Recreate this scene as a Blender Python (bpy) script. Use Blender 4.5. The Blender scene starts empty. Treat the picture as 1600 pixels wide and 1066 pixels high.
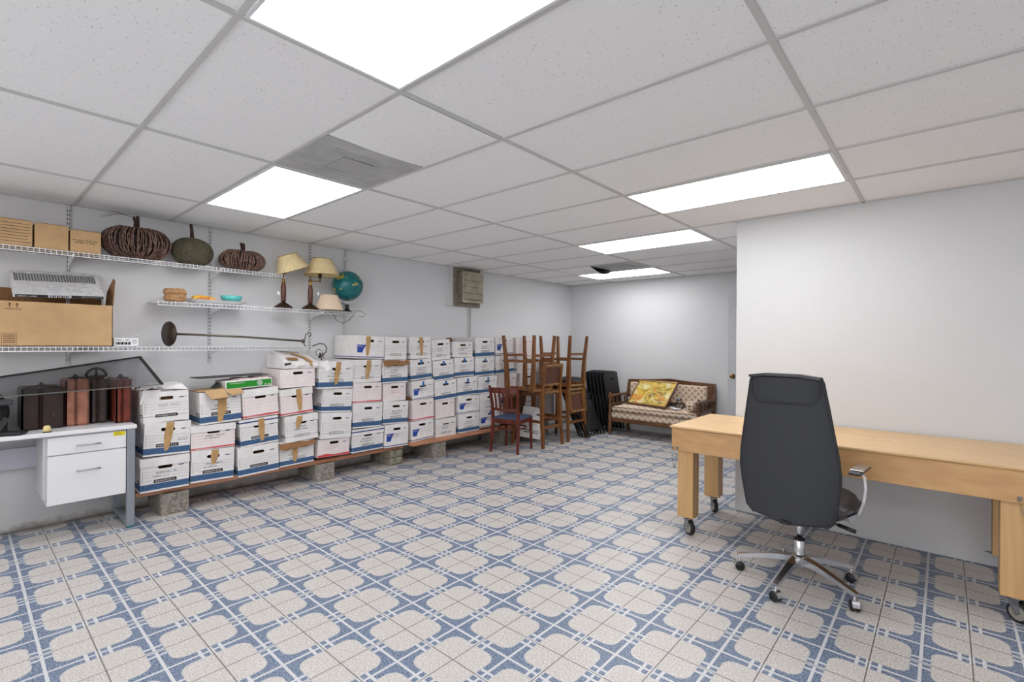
import bpy, bmesh, math, random
from mathutils import Vector, Matrix
R = math.radians
PI = math.pi
# ---------------------------------------------------------------- camera, world, exposure
scn = bpy.context.scene
C = scn.collection
EXPOSURE = 0.12
LIGHT = 9.2
cam_d = bpy.data.cameras.new('camera')
cam = bpy.data.objects.new('camera', cam_d); C.objects.link(cam)
cam_d.sensor_width = 36.0
cam_d.lens = 765.0 / 1600 * 36.0
cam_d.shift_y = 3.4 / 1600
cam_d.clip_start = 0.05
YAW = 0.7235
cam.matrix_world = Matrix.Translation((0, 0, 1.36)) @ Matrix.Rotation(YAW, 4, 'Z') @ Matrix.Rotation(PI/2, 4, 'X') @ Matrix.Rotation(0.0075, 4, 'Z')
scn.camera = cam
wd = bpy.data.worlds.new('world'); scn.world = wd; wd.use_nodes = True
wd.node_tree.nodes['Background'].inputs[0].default_value = (.93, .93, .94, 1)
wd.node_tree.nodes['Background'].inputs[1].default_value = 2.9
scn.view_settings.view_transform = 'Standard'
scn.view_settings.look = 'None'
scn.view_settings.gamma = 1
scn.view_settings.use_curve_mapping = False
scn.view_settings.exposure = EXPOSURE
scn.cycles.max_bounces = 12
scn.cycles.diffuse_bounces = 8

CEIL = 2.38
WX = -4.94        # left wall
BY = 7.15         # back wall
RX, RY = -1.285, 4.24   # corner of the projecting right wall

# ---------------------------------------------------------------- materials
def lin(c):
    o = []
    for v in c:
        v = v / 255.0
        o.append(v / 12.92 if v <= .04045 else ((v + .055) / 1.055) ** 2.4)
    return (o[0], o[1], o[2], 1)
MATS = {}
def mat(name, col, rough=.6, metal=0.0, noise=None, bump=None, spec=.5, emit=None, coat=0.0, col2=None, stretch=None):
    if name in MATS: return MATS[name]
    m = bpy.data.materials.new(name); m.use_nodes = True
    nt = m.node_tree; b = nt.nodes['Principled BSDF']
    b.inputs['Base Color'].default_value = lin(col)
    b.inputs['Roughness'].default_value = rough
    b.inputs['Metallic'].default_value = metal
    b.inputs['Specular IOR Level'].default_value = spec
    b.inputs['Coat Weight'].default_value = coat
    if emit:
        b.inputs['Emission Color'].default_value = lin(emit[0]); b.inputs['Emission Strength'].default_value = emit[1]
    if noise or bump:
        tc = nt.nodes.new('ShaderNodeTexCoord'); mp = nt.nodes.new('ShaderNodeMapping')
        nt.links.new(tc.outputs['Object'], mp.inputs['Vector'])
        if stretch: mp.inputs['Scale'].default_value = stretch
    if noise:
        n = nt.nodes.new('ShaderNodeTexNoise'); n.inputs['Scale'].default_value = noise[0]; n.inputs['Detail'].default_value = 5
        nt.links.new(mp.outputs[0], n.inputs['Vector'])
        r = nt.nodes.new('ShaderNodeValToRGB')
        r.color_ramp.elements[0].position = .3; r.color_ramp.elements[1].position = .7
        a = noise[1]
        c2 = col2 or [max(0, v * (1 - a)) for v in col]
        r.color_ramp.elements[0].color = lin(c2); r.color_ramp.elements[1].color = lin(col if col2 else [min(255, v * (1 + a * .4)) for v in col])
        nt.links.new(n.outputs['Fac'], r.inputs[0]); nt.links.new(r.outputs[0], b.inputs['Base Color'])
    if bump:
        n = nt.nodes.new('ShaderNodeTexNoise'); n.inputs['Scale'].default_value = bump[0]; n.inputs['Detail'].default_value = 6
        nt.links.new(mp.outputs[0], n.inputs['Vector'])
        bp = nt.nodes.new('ShaderNodeBump'); bp.inputs['Strength'].default_value = bump[1]; bp.inputs['Distance'].default_value = .01
        nt.links.new(n.outputs['Fac'], bp.inputs['Height']); nt.links.new(bp.outputs[0], b.inputs['Normal'])
    MATS[name] = m
    return m

class NB:
    """tiny node builder"""
    def __init__(s, m): s.nt = m.node_tree; s.bsdf = s.nt.nodes['Principled BSDF']
    def n(s, t, **k):
        x = s.nt.nodes.new(t)
        for a, v in k.items(): setattr(x, a, v)
        return x
    def l(s, a, b): s.nt.links.new(a, b)
    def m(s, op, a, b=None, c=None):
        x = s.nt.nodes.new('ShaderNodeMath'); x.operation = op
        for i, v in enumerate((a, b, c)):
            if v is None: continue
            if isinstance(v, (int, float)): x.inputs[i].default_value = v
            else: s.nt.links.new(v, x.inputs[i])
        return x.outputs[0]
    def mix(s, f, a, b):
        x = s.nt.nodes.new('ShaderNodeMix'); x.data_type = 'RGBA'
        for i, v in ((0, f), (6, a), (7, b)):
            if isinstance(v, (int, float)): x.inputs[i].default_value = v
            elif isinstance(v, tuple): x.inputs[i].default_value = v
            else: s.nt.links.new(v, x.inputs[i])
        return x.outputs[2]
    def noise(s, vec, scale, detail=4, rough=.5):
        x = s.nt.nodes.new('ShaderNodeTexNoise'); x.inputs['Scale'].default_value = scale; x.inputs['Detail'].default_value = detail
        x.inputs['Roughness'].default_value = rough
        if vec is not None: s.nt.links.new(vec, x.inputs['Vector'])
        return x.outputs['Fac']
    def step(s, v, lo, hi):
        x = s.nt.nodes.new('ShaderNodeMapRange'); x.interpolation_type = 'SMOOTHSTEP'
        s.nt.links.new(v, x.inputs['Value']); x.inputs['From Min'].default_value = lo; x.inputs['From Max'].default_value = hi
        return x.outputs[0]

def new_mat(name, rough=.6):
    m = bpy.data.materials.new(name); m.use_nodes = True
    m.node_tree.nodes['Principled BSDF'].inputs['Roughness'].default_value = rough
    MATS[name] = m
    return m, NB(m)

def floor_material():
    m, b = new_mat('patterned_floor_tile', .42)
    P = .334
    tc = b.n('ShaderNodeTexCoord'); sp = b.n('ShaderNodeSeparateXYZ'); b.l(tc.outputs['Object'], sp.inputs[0])
    def cell(o, off):
        u = b.m('MULTIPLY', b.m('SUBTRACT', o, off), 1 / P)
        return b.m('ABSOLUTE', b.m('SUBTRACT', b.m('FRACT', u), .5))
    a = cell(sp.outputs[0], -1.4056 - P * 40); c = cell(sp.outputs[1], 1.5798 - P * 40)
    mx = b.m('MAXIMUM', a, c); mn = b.m('MINIMUM', a, c)
    s_ = .236; r_ = .162
    qa = b.m('MAXIMUM', b.m('SUBTRACT', a, s_), 0.0); qb = b.m('MAXIMUM', b.m('SUBTRACT', c, s_), 0.0)
    d = b.m('SUBTRACT', b.m('SQRT', b.m('ADD', b.m('MULTIPLY', qa, qa), b.m('MULTIPLY', qb, qb))), r_)
    blob = b.m('LESS_THAN', d, 0.0)
    ring = b.m('MULTIPLY', b.m('GREATER_THAN', d, -.016), b.m('LESS_THAN', d, .002))
    line = b.m('GREATER_THAN', mx, .482)
    gap1 = b.m('LESS_THAN', mn, .028)
    gap2 = b.m('LESS_THAN', b.m('ABSOLUTE', b.m('SUBTRACT', mn, .118)), .02)
    white = b.m('MAXIMUM', line, b.m('MAXIMUM', gap1, gap2))
    grout = b.m('LESS_THAN', mn, .0075)
    fine = b.noise(tc.outputs['Object'], 130, 3, .75); mid = b.noise(tc.outputs['Object'], 40, 5, .6); big = b.noise(tc.outputs['Object'], 1.3, 3)
    beige = b.mix(b.step(fine, .35, .65), lin((168, 162, 158)), lin((212, 208, 204)))
    beige = b.mix(b.m('MULTIPLY', b.step(mid, .4, .75), .35), beige, lin((178, 172, 168)))
    blue = b.mix(b.step(fine, .38, .62), lin((66, 80, 106)), lin((136, 150, 170)))
    wh = b.mix(fine, lin((186, 187, 190)), lin((208, 208, 210)))
    col = b.mix(white, blue, wh)
    col = b.mix(blob, col, beige)
    col = b.mix(b.m('MULTIPLY', ring, .7), col, lin((200, 199, 198)))
    col = b.mix(b.m('MULTIPLY', grout, .8), col, lin((72, 68, 64)))
    spk = b.step(b.noise(tc.outputs['Object'], 55, 2, .4), .76, .79)
    col = b.mix(b.m('MULTIPLY', spk, .6), col, lin((88, 78, 70)))
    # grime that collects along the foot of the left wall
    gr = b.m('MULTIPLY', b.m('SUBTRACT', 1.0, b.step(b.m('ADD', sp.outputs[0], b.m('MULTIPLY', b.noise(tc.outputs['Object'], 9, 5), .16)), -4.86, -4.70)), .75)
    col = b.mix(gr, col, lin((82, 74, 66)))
    b.l(col, b.bsdf.inputs['Base Color'])
    rg = b.m('ADD', b.m('MULTIPLY', mid, .25), .32)
    b.l(b.m('SUBTRACT', rg, b.m('MULTIPLY', ring, .22)), b.bsdf.inputs['Roughness'])
    bp = b.n('ShaderNodeBump'); bp.inputs['Strength'].default_value = .35; bp.inputs['Distance'].default_value = .003
    hgt = b.m('ADD', b.m('SUBTRACT', b.m('MULTIPLY', fine, .25), grout), b.m('MULTIPLY', big, .3))
    b.l(hgt, bp.inputs['Height']); b.l(bp.outputs[0], b.bsdf.inputs['Normal'])
    return m

def ceiling_material(name='acoustic_ceiling_tile', base=(243, 243, 243)):
    m, b = new_mat(name, .9)
    tc = b.n('ShaderNodeTexCoord')
    v = b.n('ShaderNodeTexVoronoi'); v.inputs['Scale'].default_value = 85; b.l(tc.outputs['Object'], v.inputs['Vector'])
    n = b.noise(tc.outputs['Object'], 55, 2, .6)
    pit = b.m('MULTIPLY', b.m('LESS_THAN', v.outputs['Distance'], .22), b.m('GREATER_THAN', n, .56))
    f = b.noise(tc.outputs['Object'], 400, 2)
    col = b.mix(f, lin([x - 8 for x in base]), lin([x + 4 for x in base]))
    col = b.mix(b.m('MULTIPLY', pit, .62), col, lin((140, 136, 134)))
    b.l(col, b.bsdf.inputs['Base Color'])
    bp = b.n('ShaderNodeBump'); bp.inputs['Strength'].default_value = .4; bp.inputs['Distance'].default_value = .004
    b.l(b.m('SUBTRACT', b.m('MULTIPLY', f, .3), pit), bp.inputs['Height']); b.l(bp.outputs[0], b.bsdf.inputs['Normal'])
    return m

def wall_material(name, base, dirt=0.0):
    m, b = new_mat(name, .55)
    tc = b.n('ShaderNodeTexCoord'); sp = b.n('ShaderNodeSeparateXYZ'); b.l(tc.outputs['Object'], sp.inputs[0])
    n = b.noise(tc.outputs['Object'], 1.5, 5)
    col = b.mix(n, lin([x - 6 for x in base]), lin([x + 3 for x in base]))
    sc = b.m('MULTIPLY', b.step(b.noise(tc.outputs['Object'], 17, 6, .75), .68, .74), .12)
    col = b.mix(sc, col, lin((120, 118, 120)))
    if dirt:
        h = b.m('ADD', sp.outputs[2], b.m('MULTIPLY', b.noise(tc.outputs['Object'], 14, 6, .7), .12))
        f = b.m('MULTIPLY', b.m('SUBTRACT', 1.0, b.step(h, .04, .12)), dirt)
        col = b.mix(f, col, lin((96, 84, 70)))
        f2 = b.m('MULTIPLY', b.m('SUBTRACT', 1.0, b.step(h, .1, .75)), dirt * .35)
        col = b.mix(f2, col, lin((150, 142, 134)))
    b.l(col, b.bsdf.inputs['Base Color'])
    bp = b.n('ShaderNodeBump'); bp.inputs['Strength'].default_value = .12; bp.inputs['Distance'].default_value = .01
    b.l(b.noise(tc.outputs['Object'], 60, 4), bp.inputs['Height']); b.l(bp.outputs[0], b.bsdf.inputs['Normal'])
    return m

def wood_material(name, c1, c2, rough=.4, scale=3.0, axis='X', ply=False):
    m, b = new_mat(name, rough)
    tc = b.n('ShaderNodeTexCoord'); mp = b.n('ShaderNodeMapping'); b.l(tc.outputs['Object'], mp.inputs[0])
    s = {'X': (1, 7, 7), 'Y': (7, 1, 7), 'Z': (7, 7, 1)}[axis]
    mp.inputs['Scale'].default_value = s
    n = b.noise(mp.outputs[0], scale, 6, .6)
    w = b.n('ShaderNodeTexWave'); w.inputs['Scale'].default_value = scale * .8; w.inputs['Distortion'].default_value = 9; w.inputs['Detail'].default_value = 3
    b.l(mp.outputs[0], w.inputs['Vector'])
    f = b.m('ADD', b.m('MULTIPLY', n, .9), b.m('MULTIPLY', w.outputs['Fac'], .1))
    col = b.mix(b.step(f, .25, .75), lin(c2), lin(c1))
    b.l(col, b.bsdf.inputs['Base Color'])
    return m

def lattice_material(name, base, dark, sc=11.0):
    """diamond lattice upholstery, projected on the front and the top alike"""
    m, b = new_mat(name, .85)
    tc = b.n('ShaderNodeTexCoord'); sp = b.n('ShaderNodeSeparateXYZ'); b.l(tc.outputs['Object'], sp.inputs[0])
    v = b.m('ADD', sp.outputs[2], b.m('MULTIPLY', sp.outputs[1], .8))
    p = b.m('ABSOLUTE', b.m('SUBTRACT', b.m('FRACT', b.m('MULTIPLY', b.m('ADD', sp.outputs[0], v), sc)), .5))
    q = b.m('ABSOLUTE', b.m('SUBTRACT', b.m('FRACT', b.m('MULTIPLY', b.m('SUBTRACT', sp.outputs[0], v), sc)), .5))
    dia = b.m('MULTIPLY', b.m('LESS_THAN', p, .33), b.m('LESS_THAN', q, .33))
    cen = b.m('MULTIPLY', b.m('LESS_THAN', p, .14), b.m('LESS_THAN', q, .14))
    n = b.noise(tc.outputs['Object'], 140, 3)
    col = b.mix(dia, lin(base), lin(dark))
    col = b.mix(b.m('MULTIPLY', cen, .5), col, lin([x * .75 for x in dark]))
    col = b.mix(b.m('MULTIPLY', n, .3), col, lin([x * .8 for x in base]))
    b.l(col, b.bsdf.inputs['Base Color'])
    return m

def painting_material():
    m, b = new_mat('painted_canvas', .6)
    tc = b.n('ShaderNodeTexCoord'); mp = b.n('ShaderNodeMapping'); b.l(tc.outputs['Object'], mp.inputs[0]); mp.inputs['Rotation'].default_value = (0, 0, .7); mp.inputs['Scale'].default_value = (4, 9, 1)
    n = b.n('ShaderNodeTexNoise'); n.inputs['Scale'].default_value = .62; n.inputs['Detail'].default_value = 1.2; n.inputs['Distortion'].default_value = 1.2; b.l(mp.outputs[0], n.inputs['Vector'])
    r = b.n('ShaderNodeValToRGB'); b.l(n.outputs['Fac'], r.inputs[0]); cr = r.color_ramp
    cols = [(0, (84, 62, 30)), (.33, (110, 76, 34)), (.4, (176, 158, 50)), (.46, (220, 184, 84)), (.5, (120, 96, 36)), (.54, (216, 200, 120)), (.6, (206, 164, 52)), (.68, (128, 126, 52)), (.8, (222, 206, 140))]
    while len(cr.elements) < len(cols): cr.elements.new(.5)
    for e, (p, c) in zip(cr.elements, cols): e.position = p; e.color = lin(c)
    big = b.noise(tc.outputs['Object'], 5.0, 1)
    col = b.mix(b.m('MULTIPLY', b.step(big, .54, .6), .7), r.outputs[0], lin((210, 128, 44)))
    big2 = b.noise(tc.outputs['Object'], 7.5, 0)
    col = b.mix(b.m('MULTIPLY', b.step(big2, .6, .66), .75), col, lin((222, 214, 168)))
    b.l(col, b.bsdf.inputs['Base Color'])
    return m

def globe_material():
    m, b = new_mat('globe_map', .28)
    tc = b.n('ShaderNodeTexCoord')
    n = b.noise(tc.outputs['Object'], 9, 4, .5)
    n2 = b.noise(tc.outputs['Object'], 26, 3)
    land = b.step(n, .585, .61)
    sea = b.mix(n2, lin((4, 80, 88)), lin((14, 116, 118)))
    ld = b.mix(n2, lin((76, 140, 84)), lin((214, 176, 56)))
    b.l(b.mix(land, sea, ld), b.bsdf.inputs['Base Color'])
    return m

def tinted_glass():
    m = bpy.data.materials.new('smoked_glass'); m.use_nodes = True
    nt = m.node_tree; nt.nodes.remove(nt.nodes['Principled BSDF'])
    out = nt.nodes['Material Output']
    t = nt.nodes.new('ShaderNodeBsdfTransparent'); t.inputs[0].default_value = (.62, .62, .63, 1)
    g = nt.nodes.new('ShaderNodeBsdfGlossy'); g.inputs['Roughness'].default_value = .22; g.inputs[0].default_value = (.9, .9, .9, 1)
    mx = nt.nodes.new('ShaderNodeMixShader'); mx.inputs[0].default_value = .13
    nt.links.new(t.outputs[0], mx.inputs[1]); nt.links.new(g.outputs[0], mx.inputs[2]); nt.links.new(mx.outputs[0], out.inputs[0])
    return m

def clear_glass():
    m, b = new_mat('clear_glass', .03)
    b.bsdf.inputs['Transmission Weight'].default_value = 1; b.bsdf.inputs['IOR'].default_value = 1.3
    return m

# ---------------------------------------------------------------- mesh builder
class MB:
    def __init__(s): s.v = []; s.f = []; s.mi = []; s.sm = []; s.M = Matrix()
    def add(s, vs, fs, m=0, sm=False):
        n = len(s.v)
        s.v += [tuple(s.M @ Vector(p)) for p in vs]
        for f in fs: s.f.append([n + i for i in f]); s.mi.append(m); s.sm.append(sm)
        return s
    def box(s, x0, x1, y0, y1, z0, z1, m=0, b=0.0):
        if x0 > x1: x0, x1 = x1, x0
        if y0 > y1: y0, y1 = y1, y0
        if z0 > z1: z0, z1 = z1, z0
        b = min(b, (x1 - x0) * .49, (y1 - y0) * .49, (z1 - z0) * .49)
        if b <= 0:
            vs = [(x, y, z) for x in (x0, x1) for y in (y0, y1) for z in (z0, z1)]
            return s.add(vs, [(0, 1, 3, 2), (4, 6, 7, 5), (0, 4, 5, 1), (2, 3, 7, 6), (0, 2, 6, 4), (1, 5, 7, 3)], m)
        lo = (x0, y0, z0); hi = (x1, y1, z1); vs = []; idx = {}
        for sx in (0, 1):
            for sy in (0, 1):
                for sz in (0, 1):
                    sg = (sx, sy, sz)
                    for ax in range(3):
                        p = [0, 0, 0]
                        for k in range(3):
                            e = hi[k] if sg[k] else lo[k]
                            p[k] = e if k == ax else (e - b if sg[k] else e + b)
                        idx[(sg, ax)] = len(vs); vs.append(tuple(p))
        fs = []
        for ax in range(3):
            o = [k for k in range(3) if k != ax]
            for sd in (0, 1):
                q = []
                for a, c in ((0, 0), (1, 0), (1, 1), (0, 1)):
                    g = [0, 0, 0]; g[ax] = sd; g[o[0]] = a; g[o[1]] = c
                    q.append(idx[(tuple(g), ax)])
                fs.append(q)
        for ax in range(3):        # edges running along ax
            o = [k for k in range(3) if k != ax]
            for a in (0, 1):
                for c in (0, 1):
                    g0 = [0, 0, 0]; g0[o[0]] = a; g0[o[1]] = c; g1 = list(g0); g1[ax] = 1
                    fs.append([idx[(tuple(g0), o[0])], idx[(tuple(g1), o[0])], idx[(tuple(g1), o[1])], idx[(tuple(g0), o[1])]])
        for sx in (0, 1):
            for sy in (0, 1):
                for sz in (0, 1): fs.append([idx[((sx, sy, sz), k)] for k in range(3)])
        return s.add(vs, fs, m)
    def tube(s, pts, r, seg=8, m=0, closed=False, caps=True, sm=True, flat=1.0):
        pts = [Vector(p) for p in pts]; n = len(pts)
        rs = r if isinstance(r, (list, tuple)) else [r] * n
        tg = []
        for i in range(n):
            if closed: t = pts[(i + 1) % n] - pts[i - 1]
            else: t = pts[min(i + 1, n - 1)] - pts[max(i - 1, 0)]
            tg.append(t.normalized() if t.length > 1e-9 else Vector((0, 0, 1)))
        up = Vector((0, 0, 1)) if abs(tg[0].z) < .9 else Vector((1, 0, 0))
        u = tg[0].cross(up).normalized(); vs = []; fs = []
        for i in range(n):
            u = (u - tg[i] * u.dot(tg[i]))
            u = u.normalized() if u.length > 1e-6 else tg[i].orthogonal().normalized()
            w = tg[i].cross(u)
            for k in range(seg):
                a = 2 * PI * k / seg
                vs.append(tuple(pts[i] + u * math.cos(a) * rs[i] + w * math.sin(a) * rs[i] * flat))
        L = n if closed else n - 1
        for i in range(L):
            for k in range(seg):
                a = i * seg + k; b_ = i * seg + (k + 1) % seg; j = ((i + 1) % n) * seg
                fs.append((a, b_, j + (k + 1) % seg, j + k))
        s.add(vs, fs, m, sm)
        if caps and not closed:
            base = len(s.v) - len(vs)
            s.f.append([base + k for k in range(seg)][::-1]); s.mi.append(m); s.sm.append(False)
            s.f.append([base + (n - 1) * seg + k for k in range(seg)]); s.mi.append(m); s.sm.append(False)
        return s
    def bar(s, p0, p1, w, d, m=0, ref=(0, 0, 1), w1=None, d1=None):
        """rectangular bar from p0 to p1; w across 'side', d across the other"""
        p0 = Vector(p0); p1 = Vector(p1); t = (p1 - p0).normalized(); ref = Vector(ref)
        if abs(t.dot(ref)) > .98: ref = Vector((1, 0, 0))
        a = t.cross(ref).normalized(); c = a.cross(t).normalized()
        w1 = w if w1 is None else w1; d1 = d if d1 is None else d1; vs = []
        for p, ww, dd in ((p0, w, d), (p1, w1, d1)):
            for i, j in ((-1, -1), (1, -1), (1, 1), (-1, 1)): vs.append(tuple(p + a * i * ww / 2 + c * j * dd / 2))
        return s.add(vs, [(3, 2, 1, 0), (4, 5, 6, 7), (0, 1, 5, 4), (1, 2, 6, 5), (2, 3, 7, 6), (3, 0, 4, 7)], m)
    def ribbon(s, pts, w, d, m=0, ref=(0, 0, 1)):
        """rectangular section swept along pts, widths in direction perpendicular to ref"""
        pts = [Vector(p) for p in pts]; n = len(pts); ref = Vector(ref).normalized(); vs = []
        ws = w if isinstance(w, (list, tuple)) else [w] * n
        ds = d if isinstance(d, (list, tuple)) else [d] * n
        for i in range(n):
            t = (pts[min(i + 1, n - 1)] - pts[max(i - 1, 0)]).normalized()
            c = (ref - t * ref.dot(t)).normalized(); a = t.cross(c)
            for k, j in ((-1, -1), (1, -1), (1, 1), (-1, 1)): vs.append(tuple(pts[i] + a * k * ws[i] / 2 + c * j * ds[i] / 2))
        fs = [(3, 2, 1, 0), tuple(4 * (n - 1) + k for k in range(4))]
        for i in range(n - 1):
            for k in range(4): fs.append((4 * i + k, 4 * i + (k + 1) % 4, 4 * i + 4 + (k + 1) % 4, 4 * i + 4 + k))
        return s.add(vs, fs, m)
    def lathe(s, prof, seg=24, m=0, cap0=True, cap1=True, sm=True, sx=1.0, sy=1.0, lobes=None):
        vs = []; fs = []; n = len(prof)
        for r, z in prof:
            for k in range(seg):
                a = 2 * PI * k / seg; q = 1.0
                if lobes: q = 1 - lobes[1] * (1 - abs(math.sin(a * lobes[0] / 2)) ** .6)
                vs.append((r * q * math.cos(a) * sx, r * q * math.sin(a) * sy, z))
        for i in range(n - 1):
            for k in range(seg): fs.append((i * seg + k, i * seg + (k + 1) % seg, (i + 1) * seg + (k + 1) % seg, (i + 1) * seg + k))
        if cap0 and prof[0][0] > 1e-5: fs.append(tuple(range(seg))[::-1])
        if cap1 and prof[-1][0] > 1e-5: fs.append(tuple((n - 1) * seg + k for k in range(seg)))
        return s.add(vs, fs, m, sm)
    def ball(s, c, r, m=0, seg=14, rings=8, sx=1, sy=1, sz=1):
        vs = []; fs = []
        for i in range(rings + 1):
            t = PI * i / rings
            for k in range(seg):
                a = 2 * PI * k / seg
                vs.append((c[0] + r * sx * math.sin(t) * math.cos(a), c[1] + r * sy * math.sin(t) * math.sin(a), c[2] + r * sz * math.cos(t)))
        for i in range(rings):
            for k in range(seg): fs.append((i * seg + k, (i + 1) * seg + k, (i + 1) * seg + (k + 1) % seg, i * seg + (k + 1) % seg))
        return s.add(vs, fs, m, True)
    def prism(s, poly, ext, m=0):
        """poly: 3-D points of a planar outline, ext: extrusion vector"""
        n = len(poly); e = Vector(ext)
        vs = list(poly) + [tuple(Vector(p) + e) for p in poly]
        fs = [tuple(range(n))[::-1], tuple(range(n, 2 * n))] + [(i, (i + 1) % n, n + (i + 1) % n, n + i) for i in range(n)]
        return s.add(vs, fs, m)
    def grid(s, fn, nu, nv, m=0, sm=True):
        vs = [fn(i / nu, j / nv) for j in range(nv + 1) for i in range(nu + 1)]
        fs = [(j * (nu + 1) + i, j * (nu + 1) + i + 1, (j + 1) * (nu + 1) + i + 1, (j + 1) * (nu + 1) + i) for j in range(nv) for i in range(nu)]
        return s.add(vs, fs, m, sm)
    def build(s, name, mats, parent=None, fix=True):
        me = bpy.data.meshes.new(name); me.from_pydata(s.v, [], s.f)
        if not isinstance(mats, (list, tuple)): mats = [mats]
        for x in mats: me.materials.append(x)
        me.polygons.foreach_set('material_index', s.mi); me.polygons.foreach_set('use_smooth', s.sm)
        me.update()
        if fix:
            bm = bmesh.new(); bm.from_mesh(me); bmesh.ops.recalc_face_normals(bm, faces=bm.faces); bm.to_mesh(me); bm.free()
        o = bpy.data.objects.new(name, me); C.objects.link(o)
        if parent is not None: o.parent = parent
        return o

def thing(name, label, cat, loc=(0, 0, 0), rz=0.0, group=None, rot=None):
    o = bpy.data.objects.new(name, None); C.objects.link(o)
    o.empty_display_size = .05
    o.location = loc; o.rotation_euler = rot if rot else (0, 0, rz)
    o['label'] = label; o['category'] = cat
    if group: o['group'] = group
    return o
def tag(o, label, cat, group=None, kind=None):
    o['label'] = label; o['category'] = cat
    if group: o['group'] = group
    if kind: o['kind'] = kind
    return o
def struct(o): o['kind'] = 'structure'; return o
def dup(root, loc, label, rot=None, group=None):
    r = root.copy(); C.objects.link(r); r.location = loc; r['label'] = label
    if rot is not None: r.rotation_euler = rot
    if group: r['group'] = group
    for ch in list(root.children):
        c = ch.copy(); C.objects.link(c); c.parent = r
        for g in list(ch.children):
            d = g.copy(); C.objects.link(d); d.parent = c
    return r

_T = {}
def text_geo(s):
    if s in _T: return _T[s]
    cu = bpy.data.curves.new('lettering', 'FONT'); cu.body = s; cu.resolution_u = 1
    o = bpy.data.objects.new('lettering', cu); C.objects.link(o)
    bpy.context.view_layer.update()
    me = o.evaluated_get(bpy.context.evaluated_depsgraph_get()).to_mesh()
    vs = [(v.co.x, v.co.y) for v in me.vertices]; fs = [tuple(p.vertices) for p in me.polygons]
    bpy.data.objects.remove(o); bpy.data.curves.remove(cu)
    x0 = min(v[0] for v in vs); x1 = max(v[0] for v in vs); y0 = min(v[1] for v in vs); y1 = max(v[1] for v in vs)
    vs = [((x - x0) / (x1 - x0), (y - y0) / (y1 - y0)) for x, y in vs]
    _T[s] = (vs, fs); return _T[s]
def text(mb, s, o, du, dv, m):
    """lettering in the parallelogram with corner o, width vector du, height vector dv"""
    vs, fs = text_geo(s); o = Vector(o); du = Vector(du); dv = Vector(dv)
    mb.add([tuple(o + du * a + dv * c) for a, c in vs], fs, m)

def scrib(mb, o, w, h, m, seed):
    '''a row of small irregular strokes facing +X: print too small to read'''
    rd = random.Random(seed); y = 0
    while y < w:
        b = rd.uniform(.18, .5) * h; t = h * rd.choice((.7, 1, .85))
        if rd.random() < .86: mb.add([(o[0], o[1] + y, o[2]), (o[0], o[1] + y + b, o[2]), (o[0], o[1] + y + b, o[2] + t), (o[0], o[1] + y, o[2] + t)], [(0, 1, 2, 3)], m)
        y += b + h * .22

# ---------------------------------------------------------------- shared materials
M_floor = floor_material()
M_ceil = ceiling_material()
M_wall = wall_material('painted_wall', (208, 209, 211))
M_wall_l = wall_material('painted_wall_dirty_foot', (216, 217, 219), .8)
M_grid = mat('ceiling_grid_paint', (196, 195, 194), .5)
M_white = mat('white_laminate', (222, 222, 224), .4)
M_wire = mat('white_coated_wire', (226, 226, 228), .4)
M_std = mat('painted_steel_strip', (200, 200, 203), .45)
M_slot = mat('slot_black', (40, 40, 42), .8)
M_dif = mat('lit_diffuser', (240, 240, 240), .6, emit=((252, 252, 253), LIGHT))
M_dark = mat('black_plastic', (22, 22, 24), .38)
M_black = mat('black_ink', (26, 26, 28), .6)
M_chrome = mat('chrome', (214, 214, 216), .24, 1.0)
M_steel = mat('galvanised_steel', (150, 154, 160), .38, .85, noise=(30, .25))
M_card = mat('brown_cardboard', (188, 154, 112), .85, noise=(9, .06))
M_card_d = mat('brown_cardboard_inside', (138, 100, 66), .9, noise=(22, .1))
M_tape = mat('brown_packing_tape', (184, 146, 96), .5, noise=(40, .12))
M_bwhite = mat('white_file_box_board', (226, 223, 222), .75, noise=(12, .04))
M_bpink = mat('pink_printed_board', (228, 219, 218), .75, noise=(12, .04))
M_bblue = mat('blue_print', (58, 92, 132), .7, noise=(60, .12))
M_bnavy = mat('navy_print', (38, 52, 116), .65)
M_blogo = mat('royal_blue_print', (26, 62, 152), .6)
M_bred = mat('red_print', (198, 62, 66), .65)
M_line = mat('grey_print', (146, 146, 152), .8)
M_lpink = mat('pink_print', (212, 172, 174), .8)
M_clip = mat('blue_tape', (30, 104, 168), .5)
M_brass = mat('aged_brass', (150, 118, 62), .3, .9)
M_bronze = mat('dark_bronze', (62, 48, 36), .4, .5, noise=(40, .3))
M_shade = mat('cream_lamp_shade', (226, 206, 158), .8, noise=(60, .08), stretch=(1, 1, .05))
M_shade2 = mat('pale_pleated_shade', (226, 206, 182), .8)
M_mahog = wood_material('dark_red_wood', (112, 44, 26), (66, 24, 16), .3, 4, 'Z')
M_stool = wood_material('walnut_stool_wood', (138, 88, 44), (88, 52, 26), .35, 4, 'Z')
M_mple = wood_material('birch_plywood', (218, 184, 138), (206, 168, 120), .38, 1.6, 'X')
M_mplf = wood_material('birch_apron', (204, 162, 112), (186, 142, 94), .42, 2.2, 'X')
M_mplv = wood_material('birch_leg', (208, 168, 118), (194, 152, 100), .42, 2.0, 'Z')
M_plank = wood_material('reddish_plank', (196, 142, 110), (164, 108, 80), .6, 2.0, 'Y')
M_conc = mat('cinder_block', (150, 144, 134), .95, noise=(40, .3), bump=(90, .8))
M_glass = tinted_glass()

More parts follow.
